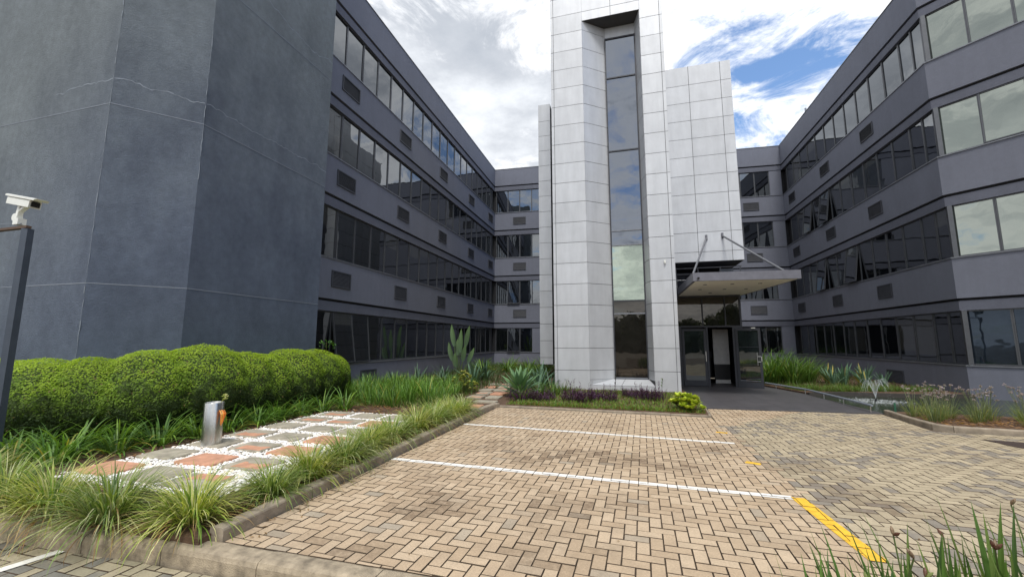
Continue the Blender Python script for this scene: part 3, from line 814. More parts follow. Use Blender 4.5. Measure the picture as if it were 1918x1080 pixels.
for z in (.92, 1.10): m.tube([(w-.13, -.08, z), (w-.03, -.02, z)], .011, 'satin_steel', 8)
m.box((w-.01, -.03, 1.02), (.03, .03, .15), 'satin_steel'); m.build('handle', d2)
m = MB(); m.box((w-.2, -.03, 2.085), (.12, .04, .03), 'cctv_white'); m.build('door_closer', d2)

# ------------------------------------------------------------ street furniture
# stainless bollard
BO = empty('steel_bollard', (-5.98, 4.93, .075), 'open stainless steel cylinder bollard standing on a slab of the white pebble path', 'bollard')
m = MB(); n = 40; r, h = .128, .63
ring = lambda rr, z: [m.vert((rr*cos(2*pi*k/n), rr*sin(2*pi*k/n), z)) for k in range(n)]
R0, R1, R2, R3, R4 = ring(r, 0), ring(r, h-.006), ring(r-.003, h), ring(r-.011, h), ring(r-.012, .08)
for a, b in ((R0, R1), (R1, R2), (R2, R3), (R3, R4)):
    for k in range(n): m.face([a[k], a[(k+1) % n], b[(k+1) % n], b[k]], 'steel')
m.face(R4, 'frame_dark'); o = m.build('body', BO, smooth=True)
m = MB(); m.col = (.45, .48, .12)
m.tube([(.05, -.03, .45), (.09, .0, .60), (.135, .01, .655), (.17, .02, .70)], .005, 'leaf', 5)
for k in range(26):
    a, b = random.uniform(0, 6.3), random.uniform(-1.2, 1.5); c = Vector((.17, .02, .715)); dd = Vector((cos(a)*cos(b), sin(a)*cos(b), sin(b)))
    m.col = random.choice([(.5, .55, .15), (.62, .62, .3), (.35, .42, .08)]); m.tube([c, c+dd*.045], [.002, .008], 'leaf', 4)
fl = m.build('wilting_flower', BO)
m = MB()
for k in range(7):
    m.col = random.choice([(.75, .28, .05), (.7, .4, .08), (.6, .22, .05)])
    x = .125+random.uniform(0, .04); m.tube([(x, -.03+.01*k, .52), (x+.045, -.04+.01*k, .47), (x+.05, -.03, .38-random.uniform(0, .1))], [.006, .010, .003], 'leaf', 4)
m.build('dead_orange_petals', BO)

# cctv pole
PO = empty('camera_pole', (-7.78, 3.5, .05), 'square dark steel pole with a top arm before the left end of the hedge', 'pole'); PO.scale = (.88, .88, .925)
m = MB(); m.box((0, 0, 1.66), (.095, .095, 3.32), 'pole_paint', rz=R(18)); m.build('post', PO)
m = MB(); m.box((-.62, -.02, 3.34), (1.36, .06, .035), 'rust_brown', rz=R(0)); m.tube([(-.9, -.03, 3.45), (-.1, -.03, 3.40)], .006, 'joint_paint', 5); m.build('arm', PO)
CC = empty('security_camera', (-7.96, 3.49, 3.25), 'white box security camera on its bracket above the dark pole arm', 'security camera')
CC.scale = (1.08,)*3
m = MB(); Rm = Matrix.Rotation(R(12), 4, 'Y').to_3x3() @ Matrix.Rotation(R(0), 3, 'X')
def prof_box(m, L, w, h, mat, cz, x0=0, front_cut=.0):
    prof = [(-w/2, -h/2), (w/2, -h/2), (w/2, h*.25), (w*.36, h/2), (-w*.36, h/2), (-w/2, h*.25)]
    v0 = [m.vert(Rm @ Vector((x0, a, b))+Vector((0, 0, cz))) for a, b in prof]
    v1 = [m.vert(Rm @ Vector((x0+L+(front_cut if b > 0 else 0), a, b))+Vector((0, 0, cz))) for a, b in prof]
    for i in range(6): j = (i+1) % 6; m.face([v0[i], v0[j], v1[j], v1[i]], mat)
    m.face(v0[::-1], mat); m.face(v1, mat)
prof_box(m, .46, .115, .105, 'cctv_white', .24, -.20); m.build('housing', CC)
m = MB(); prof_box(m, .58, .135, .03, 'cctv_white', .30, -.22, .03); m.build('sun_shield', CC)
m = MB(); prof_box(m, .012, .08, .07, 'cctv_glass', .238, .262); m.build('lens_window', CC)
m = MB(); m.box((-.02, 0, .13), (.045, .05, .16), 'cctv_white', M=Matrix.Rotation(R(10), 3, 'Y')); m.box((.05, 0, .15), (.14, .045, .03), 'cctv_white', M=Matrix.Rotation(R(-25), 3, 'Y'))
m.tube([(-.06, .03, .04), (-.06, -.03, .04)], .05, 'cctv_white', 12); m.box((0, 0, -.02), (.1, .08, .08), 'cctv_white'); m.build('bracket', CC)

# pond rail, fountain, stake
RL = empty('pond_rail', (5.3, 14, 0), 'low round metal rail along the edge of the dark terrace beside the pond', 'rail'); abs_parent(RL)
pts = [(4.80, 17.0, .14), (5.32, 14.9, .15), (5.34, 13.8, .155), (5.36, 12.8, .16), (5.34, 11.42, .17)]
m = MB(); m.tube(pts, .026, 'joint_paint', 8); m.build('rail_bar', RL)
for p in ((4.95, 16.4), (5.30, 14.95), (5.34, 13.8), (5.36, 12.75), (5.34, 11.48)):
    m = MB(); m.tube([(p[0], p[1], -.0), (p[0], p[1], .15)], .013, 'satin_steel', 6); m.build('post', RL)
FO = empty('pond_fountain', (6.75, 14.2, -.05), 'small fountain spraying a fan of water from the green pond', 'fountain')
m = MB(); m.tube([(0, 0, -.1), (0, 0, .06)], [.035, .028], 'recess_dark', 10); m.build('nozzle', FO)
m = MB(); rnd = random.Random(2)
for k in range(26):
    a = 2*pi*k/26+rnd.uniform(-.05, .05); v0 = rnd.uniform(.9, 1.08); pts = []; rr = []
    for q in range(9):
        tt = q/8; x = .30*tt*v0; z = .06+2.15*tt*v0-1.70*tt*tt*(1.0) ; pts.append((x*cos(a), x*sin(a), z*.72+.02)); rr.append(.002+.0015*tt)
    m.tube(pts, rr, 'spray', 4, False)
for k in range(420):
    a = rnd.uniform(0, 6.3); tt = rnd.uniform(.35, 1.25); x = .30*tt; z = (.06+2.15*tt-1.7*tt*tt)*.72+rnd.uniform(-.08, .05)
    if z < 0: continue
    s_ = rnd.uniform(.002, .005); m.box((x*cos(a)+rnd.uniform(-.04, .04), x*sin(a)+rnd.uniform(-.04, .04), z), (s_, s_, s_*1.8), 'spray')
m.build('water_jet', FO)
m = MB()
for k in range(500):
    a = rnd.uniform(0, 6.3); x = rnd.gauss(.36, .16); s_ = rnd.uniform(.006, .02); m.box((x*cos(a)*1.2, x*sin(a), .004), (s_*1.8, s_, .004), 'spray')
m.build('splash', FO)
m = MB(); m.tube([(5.66, 11.2, 0), (5.66, 11.2, .27)], .02, 'green_stake', 8); tag(m.build('garden_stake'), 'short green metal stake at the pond corner beside the purple-flowered bed', 'stake')

# ------------------------------------------------------------ pebble path
PX = (-6.05, -5.28, -4.55); rp2 = random.Random(21)
ys = [3.73+.655*k for k in range(7)]
slab_cols = {(0, 0): 'T', (0, 1): 'G', (0, 2): 'G', (0, 3): 'M', (0, 4): 'G', (0, 5): 'M', (0, 6): 'M',
             (1, 0): 'G', (1, 1): 'T', (1, 2): 'M', (1, 3): 'G', (1, 4): 'G', (1, 5): 'M', (1, 6): 'G',
             (2, 0): 'M', (2, 1): 'M', (2, 2): 'T', (2, 3): 'T', (2, 4): 'G', (2, 5): 'T', (2, 6): 'G'}
rown = ['nearest row', 'second row', 'third row, beside the steel bollard', 'fourth row', 'fifth row', 'sixth row', 'farthest row']
coln = ['hedge side', 'middle', 'kerb side']
def slab(name, cx, cy, w, h, kind, z=.045, th=.06):
    m = MB(); a = rp2.uniform(-.05, .05); ca, sa = cos(a), sin(a)
    w2, h2 = w/2*rp2.uniform(.96, 1.05), h/2*rp2.uniform(.94, 1.05)
    pts = []
    for sx, sy in ((-1, -1), (1, -1), (1, 1), (-1, 1)):
        for kk in range(3):
            t_ = (kk-1)*.018; pts.append((sx*w2-(t_ if sx*sy < 0 else -t_)*sx*1.-sx*abs(t_)*.3+rp2.uniform(-.004, .004), sy*h2-sy*abs(t_)*.3+rp2.uniform(-.004, .004)))
    # simple rounded rect
    pts = []; rr = .03
    for (sx, sy, a0) in ((1, 1, 0), (-1, 1, 90), (-1, -1, 180), (1, -1, 270)):
        for kk in (0, 30, 60, 90):
            th_ = R(a0+kk); pts.append((sx*(w2-rr)+cos(th_)*rr+rp2.uniform(-.003, .003), sy*(h2-rr)+sin(th_)*rr+rp2.uniform(-.003, .003)))
    P = [(x*ca-y*sa, x*sa+y*ca) for x, y in pts]
    mt = {'T': 'terracotta', 'G': 'slab_grey', 'M': 'slab_grey'}[kind]
    n = len(P); b0 = [m.vert((x, y, 0)) for x, y in P]; b1 = [m.vert((x, y, th-.008)) for x, y in P]; b2 = [m.vert((x*.975, y*.975, th)) for x, y in P]
    for i in range(n):
        j = (i+1) % n; m.face([b0[i], b0[j], b1[j], b1[i]], mt); m.face([b1[i], b1[j], b2[j], b2[i]], mt)
    m.face(b2, mt)
    o = m.build(name); o.location = (cx, cy, z)
    if kind == 'M':     # worn corner where the terracotta shows: a thin worn skin
        q = MB(); sgn = rp2.choice((-1, 1)); s2 = rp2.choice((-1, -1, 1)); W_ = []
        for k in range(9):
            t_ = k/8; W_.append((sgn*w2*(.94-1.5*t_), s2*h2*(-.1+.25*sin(t_*3.1)+rp2.uniform(-.12, .12))))
        W_ += [(-sgn*w2*.55, s2*h2*.93), (sgn*w2*.93, s2*h2*.93)]
        q.poly([(x*ca-y*sa, x*sa+y*ca, th+.002) for x, y in W_], 'terracotta'); q.build('worn_patch', o)
    return o
for ci in range(3):
    for ri in range(7):
        k = slab_cols[(ci, ri)]; desc = {'T': 'terracotta-coloured', 'G': 'grey', 'M': 'grey slab with terracotta-stained'}[k]
        o = slab('paving_slab', PX[ci]+rp2.uniform(-.03, .03)+.015*ri, ys[ri]+rp2.uniform(-.03, .03)-.04*ci, .58, .43, k)
        lb = {'T': 'terracotta slab', 'G': 'plain grey slab', 'M': 'grey slab with a terracotta patch'}[k]
        tag(o, f"{lb} in white pebbles, {coln[ci]}, {rown[ri]} from the front kerb".replace('row, beside the steel bollard from the front kerb', 'row by the steel bollard'), 'paving slab', 'slabs of the white pebble path')
# far stepping pavers
k = 0
for (x, y, w, h, kd) in ((-3.75, 9.55, .75, .34, 'T'), (-3.55, 10.35, .6, .3, 'G'), (-4.1, 11.15, .42, .5, 'M'), (-3.6, 11.2, .4, .48, 'G'), (-4.15, 12.0, .42, .48, 'M'), (-3.7, 12.0, .4, .48, 'T'), (-4.35, 12.85, .42, .5, 'G'), (-3.9, 12.9, .4, .5, 'M'), (-4.5, 13.7, .42, .5, 'T'), (-4.05, 13.75, .4, .5, 'M'), (-4.65, 14.6, .42, .5, 'G'), (-4.2, 14.6, .4, .5, 'M'), (-3.45, 9.0, .3, .4, 'G')):
    nm = ['wide terracotta paver closest to the brick parking bay', 'grey paver behind the wide terracotta paver', 'first left paver of the far garden path', 'first right paver of the far garden path', 'second left paver of the far garden path', 'terracotta second right paver of the far garden path', 'third left paver of the far garden path', 'third right paver of the far garden path', 'terracotta fourth left paver of the far garden path', 'fourth right paver of the far garden path', 'last left paver of the far garden path', 'last right paver of the far garden path', 'small grey paver between kerb and yellow-green grass'][k]
    tag(slab('stepping_paver', x, y, w, h, kd, .03), nm, 'paver', 'stepping pavers of the far garden path'); k += 1

m = MB(); rnd = random.Random(8)
def pebble(m, x, y, z, s_):
    a = rnd.uniform(0, 6.3); sx, sy, sz = s_*rnd.uniform(.8, 1.4), s_*rnd.uniform(.6, 1.), s_*rnd.uniform(.35, .6)
    k = rnd.uniform(.70, .95); w = rnd.random()
    m.col = (k, k*(.97 if w > .2 else .88), k*(.93 if w > .2 else .74))
    top = m.vert((x, y, z+sz)); r1 = []; r2 = []
    for q in range(6):
        t_ = q*pi/3; px, py = cos(t_)*sx, sin(t_)*sy
        r1.append(m.vert((x+(px*cos(a)-py*sin(a))*.62, y+(px*sin(a)+py*cos(a))*.62, z+sz*.8))); r2.append(m.vert((x+px*cos(a)-py*sin(a), y+px*sin(a)+py*cos(a), z)))
    for q in range(6):
        j = (q+1) % 6; m.face([r2[q], r2[j], r1[j], r1[q]], 'pebble'); m.face([r1[q], r1[j], top], 'pebble')
for _ in range(17000):
    x, y = rnd.uniform(-6.42, -3.95), rnd.uniform(3.35, 8.0)
    if x < -6.30+.06*sin(y*5) and rnd.random() < .5: continue
    if x > -4.15 and rnd.random() < .5: continue
    ins = any(abs(x-PX[c]-.015*r_) < .26 and abs(y-ys[r_]+.04*c) < .19 for c in range(3) for r_ in range(7))
    if ins: continue
    pebble(m, x, y, rnd.uniform(.062, .085), rnd.uniform(.013, .026))
tag(m.build('white_pebbles', smooth=True), 'loose white pebbles around the stepping slabs', 'pebbles', kind='stuff')
m = MB(); m.prism([(-6.38, 3.4), (-4.0, 3.4), (-4.0, 7.95), (-6.38, 7.95)], .03, .066, 'slab_grey'); tag(m.build('pebble_path_bed'), kind='structure')

# ------------------------------------------------------------ plants
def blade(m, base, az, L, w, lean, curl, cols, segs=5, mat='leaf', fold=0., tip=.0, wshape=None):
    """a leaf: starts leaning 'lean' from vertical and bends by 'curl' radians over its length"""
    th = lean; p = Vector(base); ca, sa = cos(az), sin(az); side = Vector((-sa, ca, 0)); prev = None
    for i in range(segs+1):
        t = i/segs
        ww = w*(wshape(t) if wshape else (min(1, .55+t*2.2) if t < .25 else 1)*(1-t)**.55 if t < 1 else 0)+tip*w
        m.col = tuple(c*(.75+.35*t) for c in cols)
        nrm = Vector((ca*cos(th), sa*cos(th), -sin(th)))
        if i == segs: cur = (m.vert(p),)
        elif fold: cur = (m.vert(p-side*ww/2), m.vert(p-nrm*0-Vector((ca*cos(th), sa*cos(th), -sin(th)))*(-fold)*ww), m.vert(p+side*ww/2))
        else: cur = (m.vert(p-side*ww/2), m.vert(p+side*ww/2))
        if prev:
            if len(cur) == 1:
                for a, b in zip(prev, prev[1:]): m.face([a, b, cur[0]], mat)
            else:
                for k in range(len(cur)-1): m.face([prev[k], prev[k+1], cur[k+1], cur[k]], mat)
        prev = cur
        d = Vector((ca*sin(th), sa*sin(th), cos(th))); p = p+d*(L/segs); th += curl/segs*(.5+t)
def rc(rnd, opts):
    c = rnd.choice(opts); k = rnd.uniform(.8, 1.2); return tuple(x*k for x in c)

VAR = {}
def liriope(seed, n=560, L=.44, dead=.10):
    rnd = random.Random(seed); m = MB()
    fresh = [(.24, .33, .045), (.17, .27, .035), (.40, .43, .09), (.50, .50, .17), (.58, .56, .28), (.12, .21, .035), (.35, .40, .09), (.46, .48, .18)] if seed % 2 else [(.24, .33, .06), (.30, .38, .12), (.42, .48, .22), (.55, .56, .32), (.2, .3, .08), (.12, .2, .05)]
    for i in range(n):
        az = rnd.uniform(0, 2*pi); r = rnd.random()**.6*.13; lean = rnd.uniform(.15, 1.45)*(.45+.55*r/.13); l = L*rnd.uniform(.65, 1.2)
        c = rc(rnd, fresh); curl = rnd.uniform(1.0, 2.5)
        if rnd.random() < dead: c = rc(rnd, [(.38, .26, .12), (.30, .18, .08), (.48, .38, .2)]); lean += .6; curl += .5
        blade(m, (r*cos(az), r*sin(az), 0), az+rnd.uniform(-.5, .5), l, rnd.uniform(.007, .014), lean, curl, c, 6)
    return m
def strap(seed, n=42, L=.62, w=.032, fresh=None, lean=(.1, .9), curl=(.5, 1.7), rad=.09, mat='leaf', segs=6, fold=.12):
    rnd = random.Random(seed); m = MB()
    fresh = fresh or [(.11, .22, .04), (.15, .29, .05), (.08, .17, .035), (.21, .34, .06), (.14, .26, .055)]
    for i in range(n):
        az = rnd.uniform(0, 2*pi); r = rnd.random()**.5*rad; c = rc(rnd, fresh)
        if rnd.random() < .04: c = (.42, .36, .08)
        blade(m, (r*cos(az), r*sin(az), 0), az+rnd.uniform(-.4, .4), L*rnd.uniform(.6, 1.15), w*rnd.uniform(.75, 1.15), rnd.uniform(*lean), rnd.uniform(*curl), c, segs, mat, fold)
    return m
def add_variants(key, fn, seeds): VAR[key] = [fn(s_) for s_ in seeds]
PLACED = {}
def place(key, name, x, y, z, label, cat, group, s_=1., rz=None, sz=None, idx=None):
    i = idx if idx is not None else len([1 for q in PLACED if q[0] == key])
    vs = VAR[key]; v = vs[i % len(vs)]
    if isinstance(v, MB): o = v.build(name); vs[i % len(vs)] = o
    else: o = v.copy(); COL.objects.link(o); o.name = name
    PLACED[(key, len(PLACED))] = 1
    o.location = (x, y, z); o.scale = (s_, s_, sz or s_); o.rotation_euler = (0, 0, random.uniform(0, 6.28) if rz is None else rz)
    return tag(o, label, cat, group)

add_variants('lir', liriope, (1, 2, 3, 4))
rl = random.Random(31)
lir = [(-5.15, 2.74, 1.18), (-4.42, 2.76, 1.22), (-3.66, 2.92, 1.15), (-5.95, 2.80, 1.1), (-6.8, 2.95, 1.0), (-3.50, 3.58, .95), (-3.52, 4.12, 1.15), (-3.52, 4.75, 1.15), (-3.62, 5.35, 1.1),
       (-3.60, 5.95, 1.15), (-3.60, 6.75, 1.2), (-3.58, 7.40, 1.2), (-3.52, 8.05, 1.2), (-3.50, 8.62, 1.1), (-7.7, 3.1, 1.), (-8.6, 3.05, 1.05), (-3.95, 8.4, .8), (-3.9, 6.0, .8)]
lbn = ['wide variegated grass clump spilling over the front kerb left of the white line end', 'yellow-green grass clump spilling over the front kerb by the white line end', 'pale variegated grass clump on the corner where the two kerbs meet',
       'grass clump on the front kerb left of the big spilling clumps', 'grass clump near the dark pole foot at the front kerb', 'grass clump just behind the kerb corner clump', 'second grass clump behind the kerb corner along the bay kerb', 'grass clump on the bay kerb in front of the steel bollard row',
       'fourth grass clump from the kerb corner along the bay kerb', 'grass clump at the end of the nearer white parking line', 'first grass clump beyond the bare kerb stretch', 'second grass clump beyond the bare kerb stretch', 'grass clump at the end of the farther white parking line', 'last grass clump of the bay kerb, nearest the terracotta paver',
       'grass clump at the picture edge beneath the dark pole', 'leftmost grass clump behind the front kerb', 'small grass clump behind the farthest kerb clumps', 'small grass clump between pebbles and kerb clumps']
for i, ((x, y, s_), lb) in enumerate(zip(lir, lbn)):
    place('lir', 'grass_clump', x, y, .07, lb, 'grass clump', 'variegated grass clumps along the kerbs', s_)

add_variants('aga', lambda s_: strap(s_, 60, .66, .036, None, (.1, 1.25), (.8, 2.3), .16, segs=7), (11, 12, 13, 14))
aga = [(-7.55, 3.55), (-7.3, 3.95), (-6.98, 4.35), (-6.9, 4.85), (-6.82, 5.35), (-6.78, 5.9), (-6.72, 6.45), (-6.78, 6.95), (-6.72, 7.5), (-6.62, 8.0), (-6.35, 8.45), (-8.15, 3.6), (-8.9, 3.6), (-9.7, 3.6), (-7.4, 4.6), (-7.15, 5.6), (-7.1, 6.7)]
agl = ['first strap-leaved plant right of the dark pole', 'strap-leaved plant before the hedge, second from the pole', 'strap-leaved plant before the hedge beside the nearest slab row', 'strap-leaved plant immediately left of the steel bollard', 'strap-leaved plant directly behind the steel bollard',
       'strap-leaved plant just right of the steel bollard', 'second strap-leaved plant right of the steel bollard', 'third strap-leaved plant right of the steel bollard', 'strap-leaved plant beside the sixth slab row under the hedge', 'strap-leaved plant at the far end of the pebble path', 'strap-leaved plant at the hedge end behind the path',
       'strap-leaved plant at the foot of the dark pole', 'strap-leaved plant left of the dark pole', 'strap-leaved plant at the far left under the hedge', 'rear strap-leaved plant tucked under the hedge behind the second', 'rear strap-leaved plant tucked under the hedge near the bollard', 'rear strap-leaved plant tucked under the hedge past the bollard']
for q, (x, y) in enumerate([(-7.05, 3.7), (-7.45, 4.15), (-8.0, 4.0), (-8.6, 3.85), (-9.3, 3.9), (-7.2, 5.1), (-7.12, 6.2), (-7.08, 7.2), (-7.0, 7.8)]):
    aga.append((x, y)); agl.append('half hidden strap-leaved plant under the hedge, '+['by the first slab row', 'left of the nearest slabs', 'behind the pole foot on the right', 'behind the pole foot', 'at the left picture edge', 'left of the bollard', 'right of the bollard', 'by the fifth slab row', 'by the last slab row'][q])
for (x, y), lb in zip(aga, agl):
    place('aga', 'strap_leaf_plant', x, y, .05, lb, 'plant', 'strap-leaved plants in front of the hedge', rl.uniform(.85, 1.05))
# the dense bed between hedge and far path
add_variants('bed', lambda s_: strap(s_, 60, .62, .026, [(.13, .26, .045), (.18, .34, .05), (.23, .38, .07), (.10, .20, .045)], (.03, .55), (.3, 1.5), .14, segs=5), (21, 22, 23))
bd = []; tries = 0
while len(bd) < 46 and tries < 4000:
    tries += 1; x, y = rl.uniform(-7.9, -4.3), rl.uniform(8.7, 12.6)
    if x > -4.35-(y-10)*.12 if y > 10 else x > -4.1: continue
    if y < 8.9+(-4.2-x)*.02 and x < -6.5: continue
    if all((x-a)**2+(y-b)**2 > .30**2 for a, b in bd): bd.append((x, y))
for x, y in bd:
    place('bed', 'strap_leaf_plant', x, y, .05, 'bright green strap-leaved plant in the dense bed between hedge and far garden path', 'plant', 'dense strap-leaved bed by the wing wall', rl.uniform(.8, 1.1))
# bluish broad plants
add_variants('blu', lambda s_: strap(s_, 34, .80, .075, [(.075, .145, .085), (.06, .12, .07), (.10, .18, .10)], (.05, .9), (.3, 1.3), .12, 'leaf_thick', 7, .15), (41, 42))
for x, y, s_, lb in ((-7.6, 12.6, .9, 'blue-green broad-leaved plant nearest the hedge below the wing wall'), (-7.3, 13.7, 1., 'second blue-green broad-leaved plant along the wing wall'), (-6.8, 14.9, 1., 'blue-green plant left of the strelitzia foot'),
                     (-6.3, 13.6, .8, 'blue-green plant behind the round-leaved shrub'), (-5.5, 14.6, 1.25, 'large blue-green arching plant between strelitzia and far path'), (-5.6, 16.2, 1.2, 'large blue-green arching plant behind the first'), (-7.9, 11.3, .8, 'blue-green plant right at the hedge end'),
                     (-2.75, 13.1, 1., 'dark green strappy plant against the tower foot, right of the agave'), (-3.1, 15.2, 1.2, 'tall dark green plant behind the agave'), (-2.6, 14.3, 1.0, 'dark green plant under the slim clad fin')):
    place('blu', 'broad_leaf_plant', x, y, .05, lb, 'plant', 'blue-green plants in the courtyard bed', s_)
for i, (x, y) in enumerate([(-7, 20), (-6, 21), (-5, 22), (-4.5, 19), (-7.8, 22), (-3.6, 18), (-6.6, 24), (-5, 25.5)]):
    place('aga', 'strap_leaf_plant', x, y, .05, 'dark strap-leaved plant in the shaded courtyard corner, '+['just behind the strelitzia', 'second behind the strelitzia', 'below the rear windows', 'at the far path end', 'against the left wing wall', 'left of the slim clad fin', 'deep in the corner', 'closest to the rear wall'][i], 'plant', 'rear corner plants', 1.5)
# lower fringe in front of the tower foot left
add_variants('fri', lambda s_: strap(s_, 70, .42, .018, [(.10, .20, .04), (.15, .26, .05), (.08, .15, .04)], (.1, .9), (.3, 1.4), .16), (51, 52))
for i, (x, y) in enumerate([(-2.35, 11.75), (-2.1, 12.2), (-1.95, 12.9), (-2.5, 12.5), (-2.75, 11.0)]):
    place('fri', 'strap_leaf_plant', x, y, .05, 'low green strappy plant between agave and tower base, '+['right of the agave', 'second from the agave', 'touching the tower foot', 'behind the agave', 'in front of the agave'][i], 'plant', 'low plants at the tower foot', 1.15)

# agave
def agave(seed, n=46, L=.78, w=.17):
    rnd = random.Random(seed); m = MB()
    for i in range(n):
        t = i/n; az = i*2.399963; lean = .12+1.25*(1-t)**.8*1.0; l = L*(.62+.38*(1-abs(t-.45)))*rnd.uniform(.92, 1.08)
        c = rc(rnd, [(.12, .22, .10), (.15, .26, .12), (.10, .19, .10)]); z = .10+.22*t
        blade(m, (0.03*cos(az), .03*sin(az), z), az, l, w, lean, rnd.uniform(-.12, .35), tuple(k*1.1 for k in c), 7, 'leaf_thick', .10, 0,
              lambda u: (.35+1.3*u if u < .45 else .935*(1-((u-.45)/.55)**1.7)+.0) if u < 1 else 0)
    return m
o = agave(3, 46, .72, .15).build('agave_plant'); o.location = (-2.98, 11.75, .02); o.rotation_euler = (.12, -.05, .4); tag(o, 'large pale green foxtail agave rosette beside the far garden path', 'agave')
# round-leaved shrub
def rosette_shrub(seed, rad=.4, h=.6, n=34, cols=((.30, .34, .06), (.22, .28, .05), (.38, .36, .10)), leaf=.07):
    rnd = random.Random(seed); m = MB()
    for i in range(n):
        a = rnd.uniform(0, 6.3); r = rad*rnd.random()**.5; z = h*(1-(r/rad)**2*.6)*rnd.uniform(.5, 1.05)
        c = Vector((r*cos(a), r*sin(a), z)); m.col = (.1, .12, .04)
        m.tube([(c.x*.3, c.y*.3, 0), c], .006, 'leaf', 4, False)
        for k in range(11):
            az = k*2.4+a; blade(m, c-Vector((0, 0, .02)), az, leaf*rnd.uniform(.8, 1.3), leaf*.95, .35+.9*(1-k/11), .5, rc(rnd, cols), 4, 'leaf_thick', .1, 0, lambda u: (.35+1.3*u if u < .5 else 1*(1-((u-.5)/.5)**2.2)) if u < 1 else 0)
    return m
o = rosette_shrub(5, .42, .72, 42).build('round_leaf_shrub'); o.location = (-4.85, 12.1, .05); tag(o, 'olive-yellow round-leaved succulent shrub at the bend of the far path', 'shrub')
o = rosette_shrub(6, .30, .42, 30, ((.16, .23, .10), (.22, .26, .12))).build('round_leaf_shrub'); o.location = (-6.0, 12.9, .05); tag(o, 'grey-green round-leaved shrub between the strappy bed and the wing wall', 'shrub')
o = rosette_shrub(7, .36, .40, 46, ((.42, .50, .04), (.34, .44, .04), (.50, .54, .08)), .095).build('yellow_green_shrub'); o.location = (1.30, 10.35, .04); tag(o, 'bright yellow-green leafy shrub at the right end of the bed under the clad tower', 'shrub')
# strelitzia
SG = empty('strelitzia', (-7.25, 17.4, .05), 'tall strelitzia with upright paddle leaves against the left office wing', 'plant')
rnd = random.Random(12)
tops = [((-.38, 0, 2.35), 1.05, (-.5, 0)), ((.10, 0, 2.15), 1.15, (.02, .1)), ((.50, 0, 2.30), 1.0, (.55, 0)), ((-.55, .1, 1.55), .9, (-.8, .1)), ((.35, -.1, 1.45), .8, (.7, -.2)), ((.65, .2, 1.3), .7, (.9, .2)), ((-.2, .3, 1.7), .8, (-.2, .5)), ((-.1, -.2, 1.1), .7, (-.3, -.6))]
for (tp, L, dr_) in tops:
    m = MB(); m.col = (.09, .13, .05)
    top = Vector(tp); mid = Vector((tp[0]*.35, tp[1]*.35, (tp[2]-L)*.5)); st = Vector((tp[0]*.62, tp[1]*.62, tp[2]-L*.95))
    m.tube([(0, 0, 0), mid, st], [.03, .02, .014], 'leaf_thick', 6, False); m.build('leaf_stalk', SG)
    m = MB(); ax = (top-st); az = atan2(dr_[1], dr_[0]); n = 8; prev = None; side = Vector((-sin(az), cos(az), 0))*.45+Vector((cos(az), sin(az), 0))*0; side = Vector((.55, .8, 0)).normalized()*1.
    side = Vector((1, .15, -.1*ax.x)).normalized() if abs(ax.x) < .3 else Vector((ax.z, .2, -ax.x)).normalized()
    for q in range(n+1):
        t_ = q/n; ww = .125*sin(pi*min(1, .10+t_*.9))**.75*(1-t_*.25) if q < n else .003; p = st+ax*t_+Vector((0, -.04*sin(pi*t_), 0))
        m.col = (.10*(.8+.4*t_), .17*(.8+.4*t_), .075); mvec = Vector((0, .07, 0))*(ww/.17)
        cur = (m.vert(p-side*ww), m.vert(p-side*ww*.5+mvec*.6), m.vert(p+mvec), m.vert(p+side*ww*.5+mvec*.6), m.vert(p+side*ww))
        if prev:
            for a in range(4): m.face([prev[a], prev[a+1], cur[a+1], cur[a]], 'leaf_thick')
        prev = cur
    m.build('paddle_leaf', SG, smooth=True)
# tall grass & agave patch on the right
add_variants('tal', lambda s_: strap(s_, 150, 1.5, .036, [(.09, .19, .03), (.13, .25, .04), (.07, .15, .03), (.17, .28, .06)], (.03, .55), (.8, 2.3), .30, segs=8), (61, 62, 63))
tl = [(5.35, 17.9, 1.02, 'tall arching grass clump closest to the open entrance door'), (5.9, 17.6, .95, 'second tall arching grass clump from the entrance door'), (5.2, 18.9, 1.1, 'tallest arching grass clump at the back near the rear wall'), (6.6, 18.3, .80, 'third tall arching grass clump, beside the agave patch'), (6.1, 19.2, .95, 'rear arching grass clump behind the second one'), (4.98, 17.6, .7, 'small arching grass clump at the rail end')]
for x, y, s_, lb in tl: place('tal', 'tall_grass_clump', x, y, .04, lb, 'grass clump', 'tall grass clumps by the entrance', s_)
add_variants('agp', lambda s_: strap(s_, 30, .95, .10, [(.10, .19, .115), (.13, .23, .13), (.085, .16, .10)], (.02, .65), (-.1, .8), .08, 'leaf_thick', 6, .16), (71, 72))
ag = [(7.1, 17.5, .75), (7.55, 17.8, .85), (8.0, 17.5, .85), (8.35, 18.1, .8), (7.4, 18.6, .8), (8.5, 17.3, .6), (7.8, 16.9, .62)]
al = ['leftmost blue-green agave of the patch behind the fountain', 'tallest blue-green agave behind the fountain', 'blue-green agave directly behind the water jet', 'rear blue-green agave beside the wing wall', 'rear blue-green agave near the tall grass', 'small agave on the right end of the patch', 'small front agave of the patch by the low grass']
for (x, y, s_), lb in zip(ag, al): place('agp', 'agave_plant', x, y, .04, lb, 'agave', 'agaves behind the pond', s_)

